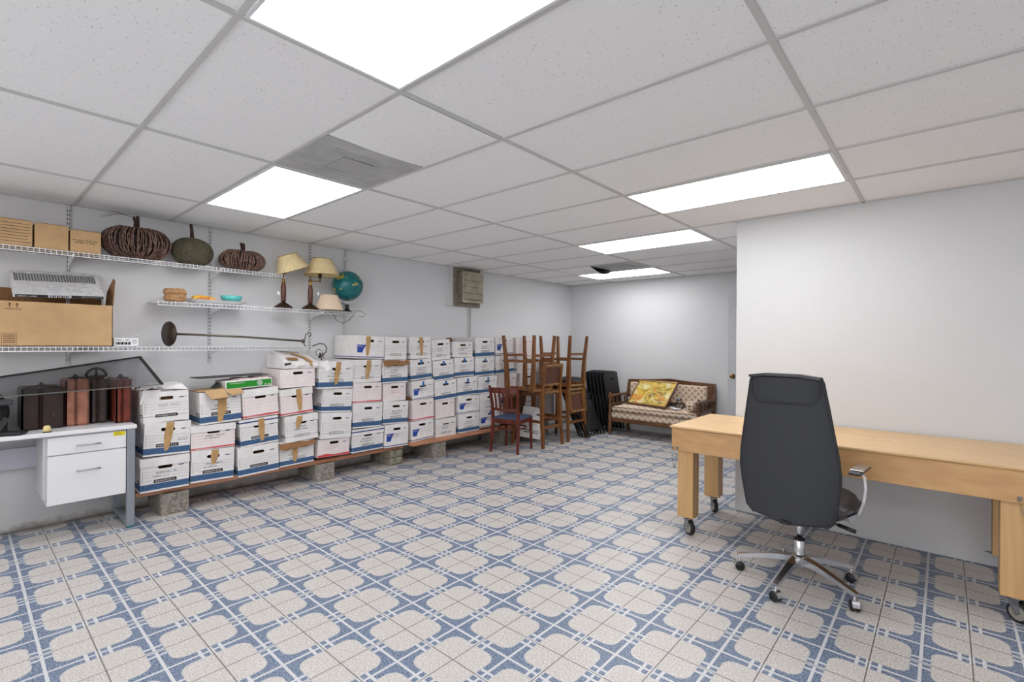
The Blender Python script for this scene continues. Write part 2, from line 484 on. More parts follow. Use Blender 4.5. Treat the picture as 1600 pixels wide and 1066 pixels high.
# ================================================================ SETTING
X1, Y0 = 2.7, -2.4      # unseen right and near limits of the room
GX, GY = -1.6555, .5728
m = MB(); m.box(WX, X1, Y0, BY, -.05, 0); struct(m.build('floor', M_floor))
m = MB(); m.box(WX, X1, Y0, BY, CEIL, CEIL + .06); struct(m.build('ceiling', M_ceil))
m = MB(); m.box(WX - .1, WX, Y0, BY, 0, CEIL); struct(m.build('wall_left', M_wall_l))
m = MB(); m.box(WX - .1, X1 + .1, BY, BY + .1, 0, CEIL); struct(m.build('wall_back', M_wall))
m = MB(); m.box(RX, X1, RY, RY + .14, 0, CEIL, b=.004); struct(m.build('wall_right', M_wall))
m = MB(); m.box(RX, RX + .12, RY + .14, 5.6, 0, CEIL); struct(m.build('wall_return', M_wall))
m = MB(); m.box(X1, X1 + .1, Y0, BY, 0, CEIL); struct(m.build('wall_far_right', M_wall))
m = MB(); m.box(WX - .1, X1 + .1, Y0 - .1, Y0, 0, .7); m.box(WX - .1, X1 + .1, Y0 - .1, Y0, 2.15, CEIL); m.box(WX - .1, -3.9, Y0 - .1, Y0, .7, 2.15); m.box(1.9, X1 + .1, Y0 - .1, Y0, .7, 2.15)
struct(m.build('wall_near', M_wall))
m = MB(); m.box(-3.9, 1.9, Y0 - .07, Y0 - .03, .7, .75); m.box(-3.9, 1.9, Y0 - .07, Y0 - .03, 2.1, 2.15)
for q in range(5): m.box(-3.9 + q * 1.44, -3.86 + q * 1.44, Y0 - .07, Y0 - .03, .75, 2.1)
struct(m.build('added_window_1', M_white))  # unseen window, added so outside light brightens the ceiling
# suspended ceiling grid
m = MB()
for i in range(-2, 4):
    x = GX + 1.2192 * i
    m.box(x - .012, x + .012, Y0, BY, CEIL - .007, CEIL + .001, b=.002)
j = -5
while GY + .6096 * j < BY:
    y = GY + .6096 * j
    if y > Y0: m.box(WX, X1, y - .012, y + .012, CEIL - .0065, CEIL + .001, b=.002)
    j += 1
for i, jj in ((-.5, 1), (-1.5, 8)):
    x = GX + 1.2192 * i; y = GY + .6096 * jj
m.box(WX, WX + .02, Y0, BY, CEIL - .007, CEIL + .001)
m.box(WX, X1, BY - .02, BY, CEIL - .007, CEIL + .001)
m.box(RX, X1, RY - .02, RY, CEIL - .007, CEIL + .001)
m.box(RX - .02, RX, RY - .02, 5.6, CEIL - .007, CEIL + .001)
struct(m.build('trim_1', M_grid))
# door in the back wall
d = MB(); d.box(-2.27, -1.42, BY - .022, BY + .01, 0.005, 2.05, b=.003)
M_door = mat('door_paint', (196, 197, 200), .45, noise=(14, .03))
dr = struct(d.build('door_1', M_door))
k = MB(); k.M = Matrix.Translation((-2.2, BY - .022, .925)) @ Matrix.Rotation(PI / 2, 4, 'X')
k.lathe([(.032, 0), (.034, .004), (.03, .008), (.012, .012), (.011, .03), (.024, .036), (.028, .048), (.024, .058), (.0001, .061)], 20)
k.build('door_knob', M_brass, dr)

# ---------------------------------------------------------------- ceiling lights and vents
def cell(i, j): return GX + 1.2192 * i, GY + .6096 * j
def ceiling_light(i, j, label):
    x, y = cell(i, j); t = thing('ceiling_light', label, 'ceiling light', (x + .6096, y + .3048, CEIL - .01), group='flat ceiling light panels')
    f = MB(); hw, hh, fw = .6096 - .014, .3048 - .014, .012
    f.box(-hw, hw, -hh, -hh + fw, -.001, .008); f.box(-hw, hw, hh - fw, hh, -.001, .008)
    f.box(-hw, -hw + fw, -hh + fw, hh - fw, -.001, .008); f.box(hw - fw, hw, -hh + fw, hh - fw, -.001, .008)
    f.build('frame', M_white, t)
    g = MB(); g.box(-hw + fw, hw - fw, -hh + fw, hh - fw, .002, .008); g.build('diffuser', M_dif, t)
ceiling_light(0, 0, 'large ceiling light panel nearest the camera, cut by the top of the photo')
ceiling_light(-2, 1, 'ceiling light panel beside the grey vent, above the pumpkins and lamps')
ceiling_light(0, 4, 'long ceiling light panel closest to the white wall on the right')
ceiling_light(-1, 6, 'ceiling light panel second from the far wall')
ceiling_light(-2, 9, 'farthest ceiling light panel, beside the small far vent')
for a, w in (((1, -3), 'behind the camera to the right'), ((-2, -3), 'behind the camera to the left'), ((2, 1), 'to the right of the office chair')):  # unseen panels added to give the room more light
    ceiling_light(a[0], a[1], 'added ceiling light panel out of frame, ' + w)
M_vent = mat('dusty_grey_metal', (180, 180, 180), .6, noise=(6, .1))
M_vent2 = mat('vent_grille_grey', (168, 168, 168), .5)
def vent(x0, x1, y0, y1, label):
    cx, cy = (x0 + x1) / 2, (y0 + y1) / 2; hw, hh = (x1 - x0) / 2 - .012, (y1 - y0) / 2 - .012
    t = thing('ceiling_vent', label, 'ceiling vent', (cx, cy, CEIL - .006))
    f = MB(); f.box(-hw, hw, -hh, hh, 0, .006)
    for q in range(3):
        s = .62 - q * .1
        f.box(-hw * s, hw * s, -hh * s, -hh * s + .004, -.002, 0); f.box(-hw * s, hw * s, hh * s - .004, hh * s, -.002, 0)
        f.box(-hw * s, -hw * s + .004, -hh * s, hh * s, -.002, 0); f.box(hw * s - .004, hw * s, -hh * s, hh * s, -.002, 0)
    f.build('panel', M_vent, t)
    g = MB(); g.box(-hw * .36, hw * .36, -hh * .32, hh * .32, -.005, -.002, b=.001); g.build('grille', M_vent2, t)
x, y = cell(-1, 1); vent(x, x + .6096, y, y + .6096, 'square dusty grey ceiling vent next to a light panel, nearer one')
x, y = cell(-1.5, 8); vent(x, x + .6096, y, y + .6096, 'small far grey ceiling vent in front of the farthest light panel')
def sag_tile(x0, x1, y0, y1, side, drop, label, bow=.03):
    t = MB(); n = 16
    def f(u, v, dz=0):
        w = u if side > 0 else 1 - u
        z = CEIL - .004 - drop * math.sin(PI * v) * w ** 1.5 - .001
        x = x0 + (x1 - x0) * u
        if w > .99: x -= side * bow * math.sin(PI * v) * -1
        return (x, y0 + (y1 - y0) * v, z + dz)
    t.grid(lambda u, v: f(u, v), 14, 14); t.grid(lambda u, v: f(u, v, .004 + .0), 14, 14)
    e = 1 if side > 0 else 0
    for q in range(14): t.add([f(e, q / 14), f(e, (q + 1) / 14), f(e, (q + 1) / 14, .004), f(e, q / 14, .004)], [(0, 1, 2, 3)])
    tag(t.build('ceiling_tile', M_ceil), label, 'ceiling tile')
x, y = cell(-.5, 1); sag_tile(x, x + .59, y + .013, y + .596, -1, .02, 'sagging white ceiling tile with a bowed edge beside the nearer grey vent', -.03)
x, y = cell(-2, 8); sag_tile(x + .013, x + .6096, y + .013, y + .596, 1, .075, 'drooping ceiling tile leaving a dark gap beside the far vent')
m = MB(); m.box(x + .42, x + .62, y + .05, y + .55, CEIL - .0035, CEIL + .001); struct(m.build('painted_gap_shade', M_slot))  # black sheet painting the shaded opening above the drooping tile

# ---------------------------------------------------------------- things fixed on the left wall
def standard(y, z0, z1, label):
    t = MB(); t.M = Matrix.Translation((WX, y, 0))
    t.box(0, .014, -.0125, .0125, z0, z1, 0, .002)
    z = z0 + .03
    while z < z1 - .03:
        for s in (-.0055, .0055): t.box(.0138, .0146, s - .002, s + .002, z, z + .016, 1)
        z += .032
    tag(t.build('shelf_upright', [M_std, M_slot]), label, 'shelf upright', 'slotted shelf uprights on the left wall')
standard(.546, 1.17, 2.37, 'slotted white shelf upright on the wall behind the small cartons')
standard(1.491, 1.17, 2.37, 'slotted white shelf upright between the two smaller pumpkins')
standard(2.412, 1.25, 2.37, 'slotted white shelf upright behind the two tall lamps')
def conduit(y, z0, z1, r, label, two=False):
    t = MB()
    for s in ((-.016, .016) if two else (0,)):
        t.tube([(WX + r + .002, y + s, z0), (WX + r + .002, y + s, z1)], r, 10)
    z = z1 - .12
    t.box(WX, WX + 2 * r + .004, y - .03, y + .03, z, z + .02, 0, .003)
    tag(t.build('conduit', M_wall), label, 'conduit')
conduit(2.81, .26, 2.37, .011, 'white painted conduit running down the wall behind the globe')
conduit(4.69, .26, 1.84, .008, 'double white conduit running down the wall below the metal louvre', True)

SX0, SX1 = WX + .012, -4.62
def wire_shelf(y0, y1, z, label, brackets):
    t = thing('wire_shelf', label, 'shelf', (0, 0, z), group='white wire wall shelves')
    d = MB(); r = .0022
    for x in (SX0, SX0 + .1, SX0 + .2, SX1):
        d.tube([(x, y0, -.004), (x, y1, -.004)], .003, 6)
    d.tube([(SX1 + .004, y0, -.032), (SX1 + .004, y1, -.032)], .0035, 6)
    y = y0 + .01
    while y < y1:
        d.tube([(SX0, y, 0), (SX1, y, 0), (SX1 + .004, y, -.032)], r, 5, caps=False)
        y += .0285
    d.build('wire_deck', M_wire, t)
    for b in brackets:
        q = MB(); q.prism([(WX + .014, b - .003, -.01), (SX1 - .01, b - .003, -.01), (SX1 - .01, b - .003, -.022), (WX + .06, b - .003, -.07), (WX + .014, b - .003, -.095)], (0, .006, 0))
        q.build('bracket', M_wire, t)
wire_shelf(-.3, 2.02, 1.985, 'top white wire wall shelf holding cartons and woven pumpkins', (.546, 1.491))
wire_shelf(1.03, 2.86, 1.672, 'middle white wire wall shelf holding the lamps and the globe', (1.491, 2.412))
wire_shelf(-.3, 2.32, 1.312, 'lowest white wire wall shelf holding the big open carton', (.546, 1.491))
ZT, ZM, ZL = 1.988, 1.675, 1.315

# louvred vent box high on the wall
t = thing('wall_louvre', 'grimy beige metal louvre box mounted high on the left wall under the ceiling', 'wall vent', (WX, 4.565, 1.85))
M_lou = mat('grimy_beige_metal', (176, 168, 148), .6, noise=(10, .16)); M_loud = mat('grimy_metal_painted_shade', (134, 126, 110), .7, noise=(12, .22))  # second is a darker copy of the grimy metal, shade put into its colour
m = MB(); m.box(0, .03, -.3, .3, 0, .52, 0, .003); m.build('backing_board', M_wall, t)
m = MB()
m.box(.03, .045, -.2, .29, .0, .05); m.box(.03, .045, -.2, .29, .47, .52); m.box(.03, .045, -.2, -.16, .05, .47); m.box(.03, .045, .25, .29, .05, .47)
m.box(.03, .033, -.16, .25, .05, .47)
m.build('flange', M_loud, t)
m = MB(); m.box(.033, .12, -.11, .25, .06, .46); m.build('duct', M_loud, t)
m = MB(); m.box(.12, .135, -.12, .27, .05, .09, 0, .003); m.box(.12, .135, -.12, .27, .43, .47, 0, .003); m.box(.12, .13, -.12, -.09, .09, .43); m.box(.12, .13, .24, .27, .09, .43)
m.build('frame', M_lou, t)
for q in range(4):
    m = MB(); z = .095 + q * .085
    m.prism([(.121, -.09, z), (.138, -.09, z + .004), (.122, -.09, z + .083)], (0, .33, 0)); m.build('slat', M_lou, t)

# ================================================================ TOP SHELF
def carton(y0, y1, h, dep, z, label, lines, seed, x1=-4.64):
    t = thing('cardboard_carton', label, 'cardboard box', (x1 - dep / 2, (y0 + y1) / 2, z), group='small cartons on the top shelf')
    w = (y1 - y0) / 2; m = MB()
    m.box(-dep / 2, dep / 2, -w, w, 0, h, 0, .002)
    rd = random.Random(seed)
    if lines == 1:
        for q in range(7): m.box(dep / 2, dep / 2 + .0006, -w + .004, w - .004 - rd.random() * .02, .025 + q * h / 8.5, .0275 + q * h / 8.5, 1)
    if lines == 2:
        scrib(m, (dep / 2 + .0008, -w * .85, h * .52), w * 1.6, .009, 1, 5); scrib(m, (dep / 2 + .0008, -w * .7, h * .42), w * 1.3, .008, 1, 6)
    m.build('body', [M_card, M_black], t)
    f = MB(); f.box(-dep / 2 + .004, dep / 2 - .003, -w + .003, -.002, h, h + .004); f.box(-dep / 2 + .004, dep / 2 - .003, .002, w - .003, h, h + .004)
    f.build('top_flaps', M_card_d, t)
carton(-.02, .332, .172, .25, ZT, 'brown carton printed with dark stripes, leftmost on the top shelf', 1, 1)
carton(.342, .514, .17, .24, ZT, 'plain brown carton between two printed cartons on the top shelf', 0, 2)
carton(.524, .692, .155, .24, ZT, 'brown carton with two lines of small print beside the largest pumpkin', 2, 3)

def pumpkin(loc, rx, ry, rz_, label, kind, stem_h, seed, nvine):
    t = thing('woven_pumpkin', label, 'decorative pumpkin', loc, group='woven pumpkins on the top shelf')
    rd = random.Random(seed)
    if kind == 'vine':
        mt = mat('dark_twig', (138, 106, 92), .55, noise=(40, .5), col2=(48, 31, 27)); core = mat('dark_twig_core', (34, 22, 20), .9)
        m = MB(); m.ball((0, 0, rz_), 1, 1, 24, 12, rx * .9, ry * .9, rz_ * .88)
        for q in range(nvine):
            a0 = 2 * PI * (q + rd.random() * .7) / nvine; pts = []; wob = rd.uniform(-.15, .15); amp = rd.uniform(.93, 1.03)
            for s in range(13):
                ph = .12 + (PI - .3) * s / 12; a = a0 + wob * math.sin(ph * 1.3) + rd.uniform(-.025, .025)
                lob = 1 - .06 * (1 - abs(math.sin(a0 * 4)))
                rr = math.sin(ph) ** .75 * amp * lob
                pts.append((rx * rr * math.cos(a), ry * rr * math.sin(a), rz_ + rz_ * (math.cos(ph) * .96 - (.12 if s < 2 else 0)) * amp))
            pts = [(p[0], p[1], max(p[2], .004)) for p in pts]
            m.tube(pts, rd.uniform(.0032, .0058), 5, 0, caps=False)
        m.build('body', [mt, core], t)
    else:
        mt = mat('green_brown_weave', (104, 98, 74), .7, noise=(60, .6), col2=(34, 30, 22), bump=(60, 1.0), stretch=(1, 1, 3))
        m = MB(); prof = []
        for s in range(41):
            ph = PI * s / 40; k = 1 + (.02 if s % 2 else -.012)
            prof.append((max(.0005, math.sin(ph) ** .8 * k), -math.cos(ph)))
        prof = [(r * 1.0, z) for r, z in prof]
        vsM = Matrix.Translation((0, 0, rz_)) @ Matrix.Diagonal((rx, ry, rz_, 1)); m.M = vsM
        m.lathe(prof, 40, 0, lobes=(7, .16))
        m.build('body', mt, t)
    st = MB(); top = rz_ * 1.85
    if kind == 'vine':
        for q in range(7):
            a = q * .9; st.tube([(.016 * math.cos(a), .016 * math.sin(a), top - .02), (.013 * math.cos(a + .5), .013 * math.sin(a + .5), top + stem_h * .5), (.018 * math.cos(a + 1), .018 * math.sin(a + 1) - .004, top + stem_h * rd.uniform(.85, 1))], .006, 5)
        st.build('stem', mat('dark_twig_stem', (58, 34, 28), .8), t)
        if stem_h > .09:
            w = MB()
            for q in range(5): w.tube([(.01, 0, top + stem_h * .75), (.03, -.08 - .02 * q, top + stem_h * .9 + .004 * q), (.05, -.15 - .02 * q, top + stem_h * .72 - .01 * q)], .0012, 4)
            w.build('tendrils', mat('dark_twig_stem', (58, 34, 28), .8), t)
    else:
        st.tube([(0, 0, top - .03), (0, -.004, top + stem_h * .6), (0, -.012, top + stem_h)], [.02, .013, .011], 8)
        st.build('stem', mat('dark_twig_stem', (58, 34, 28), .8), t)
pumpkin((-4.76, .925, ZT), .165, .225, .135, 'largest woven vine pumpkin, with loose tendrils, beside the small cartons', 'vine', .1, 4, 130)
pumpkin((-4.775, 1.31, ZT), .125, .158, .12, 'greenish tightly woven pumpkin with a tall stem, middle of the three', 'weave', .135, 5, 0)
pumpkin((-4.765, 1.705, ZT), .135, .19, .1, 'smallest flat vine pumpkin at the right end of the top shelf', 'vine', .075, 6, 140)

# ================================================================ MIDDLE SHELF
M_paper = mat('brown_paper', (176, 136, 94), .85, noise=(30, .2), bump=(25, .8))
rd = random.Random(3); m = MB(); m.M = Matrix.Translation((-4.74, 1.18, ZM)); n = 20; vs = []; prof = [(.05, 0), (.074, .012), (.082, .04), (.07, .062), (.084, .075), (.074, .1), (.06, .112), (.03, .1), (.002, .095)]
for r, z in prof:
    for k in range(n): q = rd.uniform(.9, 1.08); vs.append((r * q * math.cos(2 * PI * k / n), r * q * math.sin(2 * PI * k / n), max(0, z + rd.uniform(-.004, .004)) if z else 0))
m.add(vs, [(i * n + k, i * n + (k + 1) % n, (i + 1) * n + (k + 1) % n, (i + 1) * n + k) for i in range(len(prof) - 1) for k in range(n)] + [tuple(range(n))], 0, False)
tag(m.build('paper_bag', M_paper), 'crumpled brown paper bag at the left end of the middle shelf', 'paper bag')
M_porc = mat('white_porcelain', (216, 216, 218), .2)
m = MB(); m.M = Matrix.Translation((-4.76, 1.49, ZM))
def tray(u, v, dz=0):
    x = (u * 2 - 1); y = (v * 2 - 1); e = max(abs(x), abs(y)); return (.1 * x, .225 * y, .003 + dz + (.032 * max(0, (e - .7) / .3) ** 1.2))
m.grid(lambda u, v: tray(u, v), 14, 14); m.grid(lambda u, v: tray(u, v, -.003), 14, 14)
tag(m.build('serving_tray', M_porc), 'flat white rectangular tray on the middle shelf under the turquoise bowl', 'tray')
t = thing('snack_packet', 'yellow and orange packet lying on the white tray', 'packet', (-4.72, 1.39, ZM + .022)); m = MB()
m.grid(lambda u, v: (-.05 + .1 * u, -.1 + .2 * v, .006 + .05 * (math.sin(PI * u) * math.sin(PI * min(1, v * 1.1))) ** .25 * (1 - .35 * v)), 12, 16)
m.grid(lambda u, v: (-.05 + .1 * u, -.1 + .2 * v, .001), 2, 2)
m.add([(-.05 + .0, -.1, .001), (.05, -.1, .001), (.05, .1, .001), (-.05, .1, .001)], [(0, 1, 2, 3)])
m.build('pouch', mat('yellow_packet', (232, 186, 56), .4, noise=(6, .3), col2=(222, 152, 50)), t)
m = MB(); scrib(m, (.0505, -.07, .012), .09, .02, 0, 7); m.build('lettering', mat('orange_ink', (196, 70, 30), .6), t)
m = MB(); m.M = Matrix.Translation((-4.73, 1.6, ZM + .02)); m.lathe([(.05, 0), (.056, .004), (.078, .03), (.088, .062), (.085, .062), (.074, .03), (.052, .008), (.0005, .008)], 28, cap1=False)
tag(m.build('bowl', mat('turquoise_glaze', (88, 188, 184), .2)), 'turquoise bowl standing on the white tray', 'bowl')

M_lampwood = mat('lamp_wood', (96, 48, 34), .3, noise=(14, .4), stretch=(4, 4, 1))
def lamp(y, label, arm, shade_c, shade_r, shade_h, tilt, tagpos):
    t = thing('table_lamp', label, 'lamp', (-4.74, y, ZM), group='tall wooden lamps with cream shades')
    m = MB(); m.lathe([(.088, 0), (.09, .006), (.084, .014), (.06, .034), (.036, .05), (.02, .058), (.018, .066)], 28, lobes=(12, .05)); m.build('base', M_bronze, t)
    m = MB(); m.lathe([(.018, .066), (.024, .072), (.022, .09), (.0245, .13), (.0235, .21), (.017, .228), (.02, .236), (.013, .244)], 18); m.build('stem', M_lampwood, t)
    m = MB(); m.lathe([(.014, .244), (.02, .25), (.009, .262), (.016, .272), (.009, .284), (.006, .32)], 14)
    a0, a1 = arm
    m.tube([(0, 0, .29), (0, a0, .292)], .0045, 8); m.tube([(0, 0, .29), (0, a1, .296)], .0045, 8)
    m.ball((0, a0, .292), .009, 0, 10, 6)
    m.tube([(0, a1, .286), (0, a1, .33)], .008, 8); m.build('swing_arm', M_brass, t)
    m = MB(); m.M = Matrix.Translation((0, a1, 0)); m.lathe([(.012, .325), (.017, .335), (.017, .37), (.011, .39)], 14); m.build('socket', M_bronze, t)
    s = MB(); r0, r1 = shade_r; s.M = Matrix.Translation(shade_c) @ Matrix.Rotation(tilt, 4, 'X')
    s.lathe([(r1, -shade_h / 2), (r0, shade_h / 2)], 36, cap0=False, cap1=False)
    s.lathe([(r1 - .003, -shade_h / 2), (r0 - .003, shade_h / 2)], 36, cap0=False, cap1=False)
    sh = s.build('lamp_shade', M_shade, t, fix=False)
    s = MB(); s.M = Matrix.Translation(shade_c) @ Matrix.Rotation(tilt, 4, 'X')
    for r, z in ((r1, -shade_h / 2), (r0, shade_h / 2)): s.tube([(r * math.cos(a * PI / 18), r * math.sin(a * PI / 18), z) for a in range(36)], .0035, 6, closed=True)
    for q in range(3): s.tube([(0, 0, shade_h / 2 - .02), (r0 * math.cos(q * 2.09), r0 * math.sin(q * 2.09), shade_h / 2)], .0015, 4)
    s.build('trim', mat('gold_shade_trim', (150, 122, 66), .6), sh)
    g = MB(); ty, tz = tagpos
    g.tube([(.02, ty, tz + .07), (.02, ty, tz + .028)], .0006, 4); g.box(.0195, .0205, ty - .011, ty + .011, tz - .002, tz + .028, 0, .0003)
    g.build('price_tag', mat('paper_tag', (236, 236, 236), .7), t)
lamp(2.06, 'tall wooden table lamp whose cream shade tilts, left of the pair', (-.085, .005), (.0, .06, .447), (.085, .158), .155, R(21), (-.055, .13))
lamp(2.325, 'tall wooden table lamp with a level cream shade, beside the globe', (-.02, .1), (0, .12, .44), (.095, .17), .165, 0, (.07, .155))
t = thing('small_lamp_shade', 'small pale pleated lamp shade standing on the shelf in front of the globe', 'lamp shade', (-4.75, 2.53, ZM)); m = MB(); n = 72; vs = []
for z, r in ((0.0, .138), (.03, .13), (.15, .082), (.16, .084)):
    for k in range(n): q = r + (.0028 if k % 2 else -.0028); vs.append((q * math.cos(2 * PI * k / n), q * math.sin(2 * PI * k / n), z + .004))
m.add(vs, [(i * n + k, i * n + (k + 1) % n, (i + 1) * n + (k + 1) % n, (i + 1) * n + k) for i in range(3) for k in range(n)], 0, False)
m.build('pleated_cover', M_shade2, t, fix=False)
m = MB(); m.tube([(.139 * math.cos(a * PI / 18), .139 * math.sin(a * PI / 18), .005) for a in range(36)], .0045, 6, closed=True)
for q in range(3): m.tube([(0, 0, .12), (.083 * math.cos(q * 2.09), .083 * math.sin(q * 2.09), .15)], .002, 4)
m.build('rim', M_bronze, t)
t = thing('globe', 'blue-green globe on a black stand at the right end of the shelf', 'globe', (-4.78, 2.75, ZM))
m = MB(); m.lathe([(.07, 0), (.072, .006), (.045, .014), (.024, .03), (.018, .06), (.024, .072), (.012, .086)], 20); m.build('stand', M_dark, t)
m = MB(); m.M = Matrix.Translation((0, .005, .283)); m.ball((0, 0, 0), .158, 0, 40, 24); m.build('sphere', globe_material(), t)
m = MB(); m.ribbon([(0, .005 + .178 * math.sin(a), .283 - .178 * math.cos(a)) for a in [R(v) for v in range(-38, 156, 8)]], .012, .004, 0, (1, 0, 0)); m.build('meridian_arc', mat('clear_plastic_white', (216, 220, 222), .2), t)
m = MB()
m.tube([(-4.64, 2.44, ZM + .012), (-4.62, 2.5, ZM - .03), (-4.62, 2.545, ZM - .1), (-4.63, 2.62, ZM - .125), (-4.64, 2.7, ZM - .08), (-4.65, 2.76, ZM - .02), (-4.68, 2.78, ZM + .012)], .0028, 6)
m.tube([(-4.7, 2.8, ZM + .02), (-4.68, 2.86, ZM + .012), (-4.66, 2.9, ZM - .02), (-4.66, 2.86, ZM - .05), (-4.66, 2.82, ZM - .04)], .0028, 6)
tag(m.build('lamp_cord', M_dark), 'thin dark cord looping below the shelf under the globe', 'cord')

# ================================================================ LOW SHELF
t = thing('open_carton', 'large open brown carton on the lowest shelf holding a furnace filter', 'cardboard box', (-4.775, .3, ZL)); m = MB()
D, W2, H = .155, .46, .30; th = .004
m.box(D - th, D, -W2, W2, 0, H); m.box(-D, -D + th, -W2, W2, 0, H); m.box(-D, D, -W2, -W2 + th, 0, H); m.box(-D, D, W2 - th, W2, 0, H); m.box(-D, D, -W2, W2, 0, th)
for yy in (-.075, -.04):
    m.box(D, D + .0006, yy - .002, yy + .002, H - .045, H - .018, 1); m.prism([(D + .0003, yy - .009, H - .024), (D + .0003, yy + .009, H - .024), (D + .0003, yy, H - .01)], (.0004, 0, 0), 1)
m.box(D, D + .0006, -.095, -.02, H - .055, H - .051, 1)
m.box(D, D + .0006, -.112, -.04, .012, .014, 1); m.box(D, D + .0006, -.112, -.04, .086, .088, 1); m.box(D, D + .0006, -.112, -.11, .012, .088, 1); m.box(D, D + .0006, -.042, -.04, .012, .088, 1)
for q in range(5): m.box(D, D + .0005, -.105, -.047, .024 + q * .012, .029 + q * .012, 1)
m.build('body', [M_card, mat('carton_print', (92, 62, 40), .8)], t)
m = MB(); m.M = Matrix.Translation((0, W2, H)) @ Matrix.Rotation(R(-4), 4, 'X'); m.prism([(-D + .01, 0, 0), (D - .005, 0, 0), (D - .02, 0, .19), (.07, 0, .21), (-D + .03, 0, .12)], (0, th, 0)); m.build('side_flap', M_card_d, t)
m = MB(); m.M = Matrix.Translation((-D, 0, H)) @ Matrix.Rotation(R(-5), 4, 'Y'); m.box(0, th, -W2 + .01, W2 - .02, 0, .11); m.build('back_flap', M_card_d, t)
t = thing('furnace_filter', 'white pleated furnace filter in a card frame lying on the big open carton', 'air filter', (-4.62, .0, ZL + .318)); ang = R(-28)
t.rotation_euler = (R(2.2), 0, 0)
m = MB(); m.M = Matrix.Rotation(PI, 4, 'Z') @ Matrix.Rotation(ang, 4, 'Y'); 
m.M = Matrix.Rotation(R(33), 4, 'Y') @ Matrix.Translation((-.34, .24, 0))
L, Wd, T = .34, .47, .022
m.box(0, L, 0, .02, 0, T); m.box(0, L, Wd - .02, Wd, 0, T); m.box(0, .02, .02, Wd - .02, 0, T); m.box(L - .02, L, .02, Wd - .02, 0, T)
m.box(L - .19, L, .005, Wd - .005, T, T + .0008)
m.box(L, L + .0008, .01, Wd - .005, 0.001, T - .001, 1)
m.box(L + .0008, L + .0014, .17, .29, .002, T - .002, 0)
text(m, 'Honeywell', (L + .0016, .345, .006), (0, .11, 0), (0, 0, .012), 0)
scrib(m, (L + .0016, .02, .006), .1, .009, 0, 8)
for q in range(9): m.box(L + .0014, L + .002, .18 + q * .0115, .185 + q * .0115 + .003 * (q % 2), .004, T - .005, 1)
for q in range(7): m.box(L - .17 + q * .022, L - .168 + q * .022, .02, .30 + .05 * (q % 3), T + .0008, T + .0012, 2)
m.build('frame', [mat('filter_card', (206, 206, 208), .6, noise=(40, .1)), M_black, M_line], t)
m = MB(); m.M = Matrix.Rotation(R(33), 4, 'Y') @ Matrix.Translation((-.34, .24, 0)); n = 28
for q in range(n):
    y0 = .02 + (Wd - .04) * q / n; y1 = .02 + (Wd - .04) * (q + 1) / n; ym = (y0 + y1) / 2
    m.add([(.02, y0, .004), (.16, y0, .004), (.16, ym, .019), (.02, ym, .019)], [(0, 1, 2, 3)]); m.add([(.02, ym, .019), (.16, ym, .019), (.16, y1, .004), (.02, y1, .004)], [(0, 1, 2, 3)])
m.add([(.02, .02, .002), (L - .02, .02, .002), (L - .02, Wd - .02, .002), (.02, Wd - .02, .002)], [(0, 1, 2, 3)])
m.build('pleats', mat('grey_filter_cloth', (176, 176, 180), .8), t)
t = thing('small_parts_box', 'small white printed box beside the big open carton', 'box', (-4.72, .845, ZL)); m = MB(); m.box(-.08, .08, -.075, .075, 0, .062, 0, .002)
scrib(m, (.0808, -.065, .043), .09, .009, 1, 9)
for q in range(12): m.box(.08, .0808, -.065 + q * .0075, -.061 + q * .0075 + .002 * (q % 3), .012, .032, 1)
m.tube([(.0808, .05 + .01 * math.cos(a * PI / 6), .035 + .012 * math.sin(a * PI / 6)) for a in range(12)], .0015, 4, 1, closed=True)
m.build('body', [mat('white_carton', (224, 224, 226), .6), M_black], t)
m = MB(); m.prism([(-.08, .0, .062), (.08, .0, .062), (.06, .09, .085), (-.06, .09, .085)], (0, 0, .001)); m.build('lid_flap', mat('white_carton', (224, 224, 226), .6), t)

t = thing('floor_lamp', 'dark metal floor lamp lying along the lowest shelf with scrolled arms', 'floor lamp', (-4.72, 1.14, ZL + .1))
m = MB(); m.M = Matrix.Rotation(R(14), 4, 'Z') @ Matrix.Rotation(-PI / 2, 4, 'X'); m.lathe([(.1, -.012), (.102, -.004), (.096, .004), (.06, .02), (.03, .036), (.016, .05), (.012, .06)], 32)
m.build('base', M_bronze, t)
m = MB(); m.tube([(0, .05, .0), (0, .55, -.016), (.01, 1.09, -.05)], .0095, 10); m.ball((.01, 1.1, -.051), .02, 0, 12, 8); m.build('pole', mat('grey_bronze_pole', (104, 96, 84), .35, .6), t)
m = MB(); p0 = Vector((.01, 1.1, -.05))
def sc(pts, r): m.tube([(p0.x + .02, p0.y + a, p0.z + b) for a, b in pts], r, 7)
sc([(0, 0), (.01, .03), (.015, .06), (.04, .085), (.065, .08), (.07, .055), (.055, .045), (.045, .058)], .0042)
sc([(0, 0), (.0, -.03), (.02, -.055), (.06, -.06), (.11, -.04), (.16, -.022), (.21, -.03), (.235, -.07), (.225, -.11), (.2, -.135), (.175, -.15)], .0048)
sc([(.19, -.1), (.15, -.08), (.12, -.1), (.13, -.14), (.17, -.155), (.21, -.16)], .003)
m.build('scroll_arm', M_bronze, t)
m = MB()
for q in range(6):
    a = q * 1.05; c = p0 + Vector((.02, .18, -.15)); m.prism([tuple(c), tuple(c + Vector((.01, .03 * math.cos(a), .03 * math.sin(a) + .01))), tuple(c + Vector((.012, .045 * math.cos(a + .3), .045 * math.sin(a + .3)))), tuple(c + Vector((.008, .03 * math.cos(a + .6), .03 * math.sin(a + .6) - .005)))], (.003, 0, 0))
m.build('leaf_cluster', M_bronze, t)

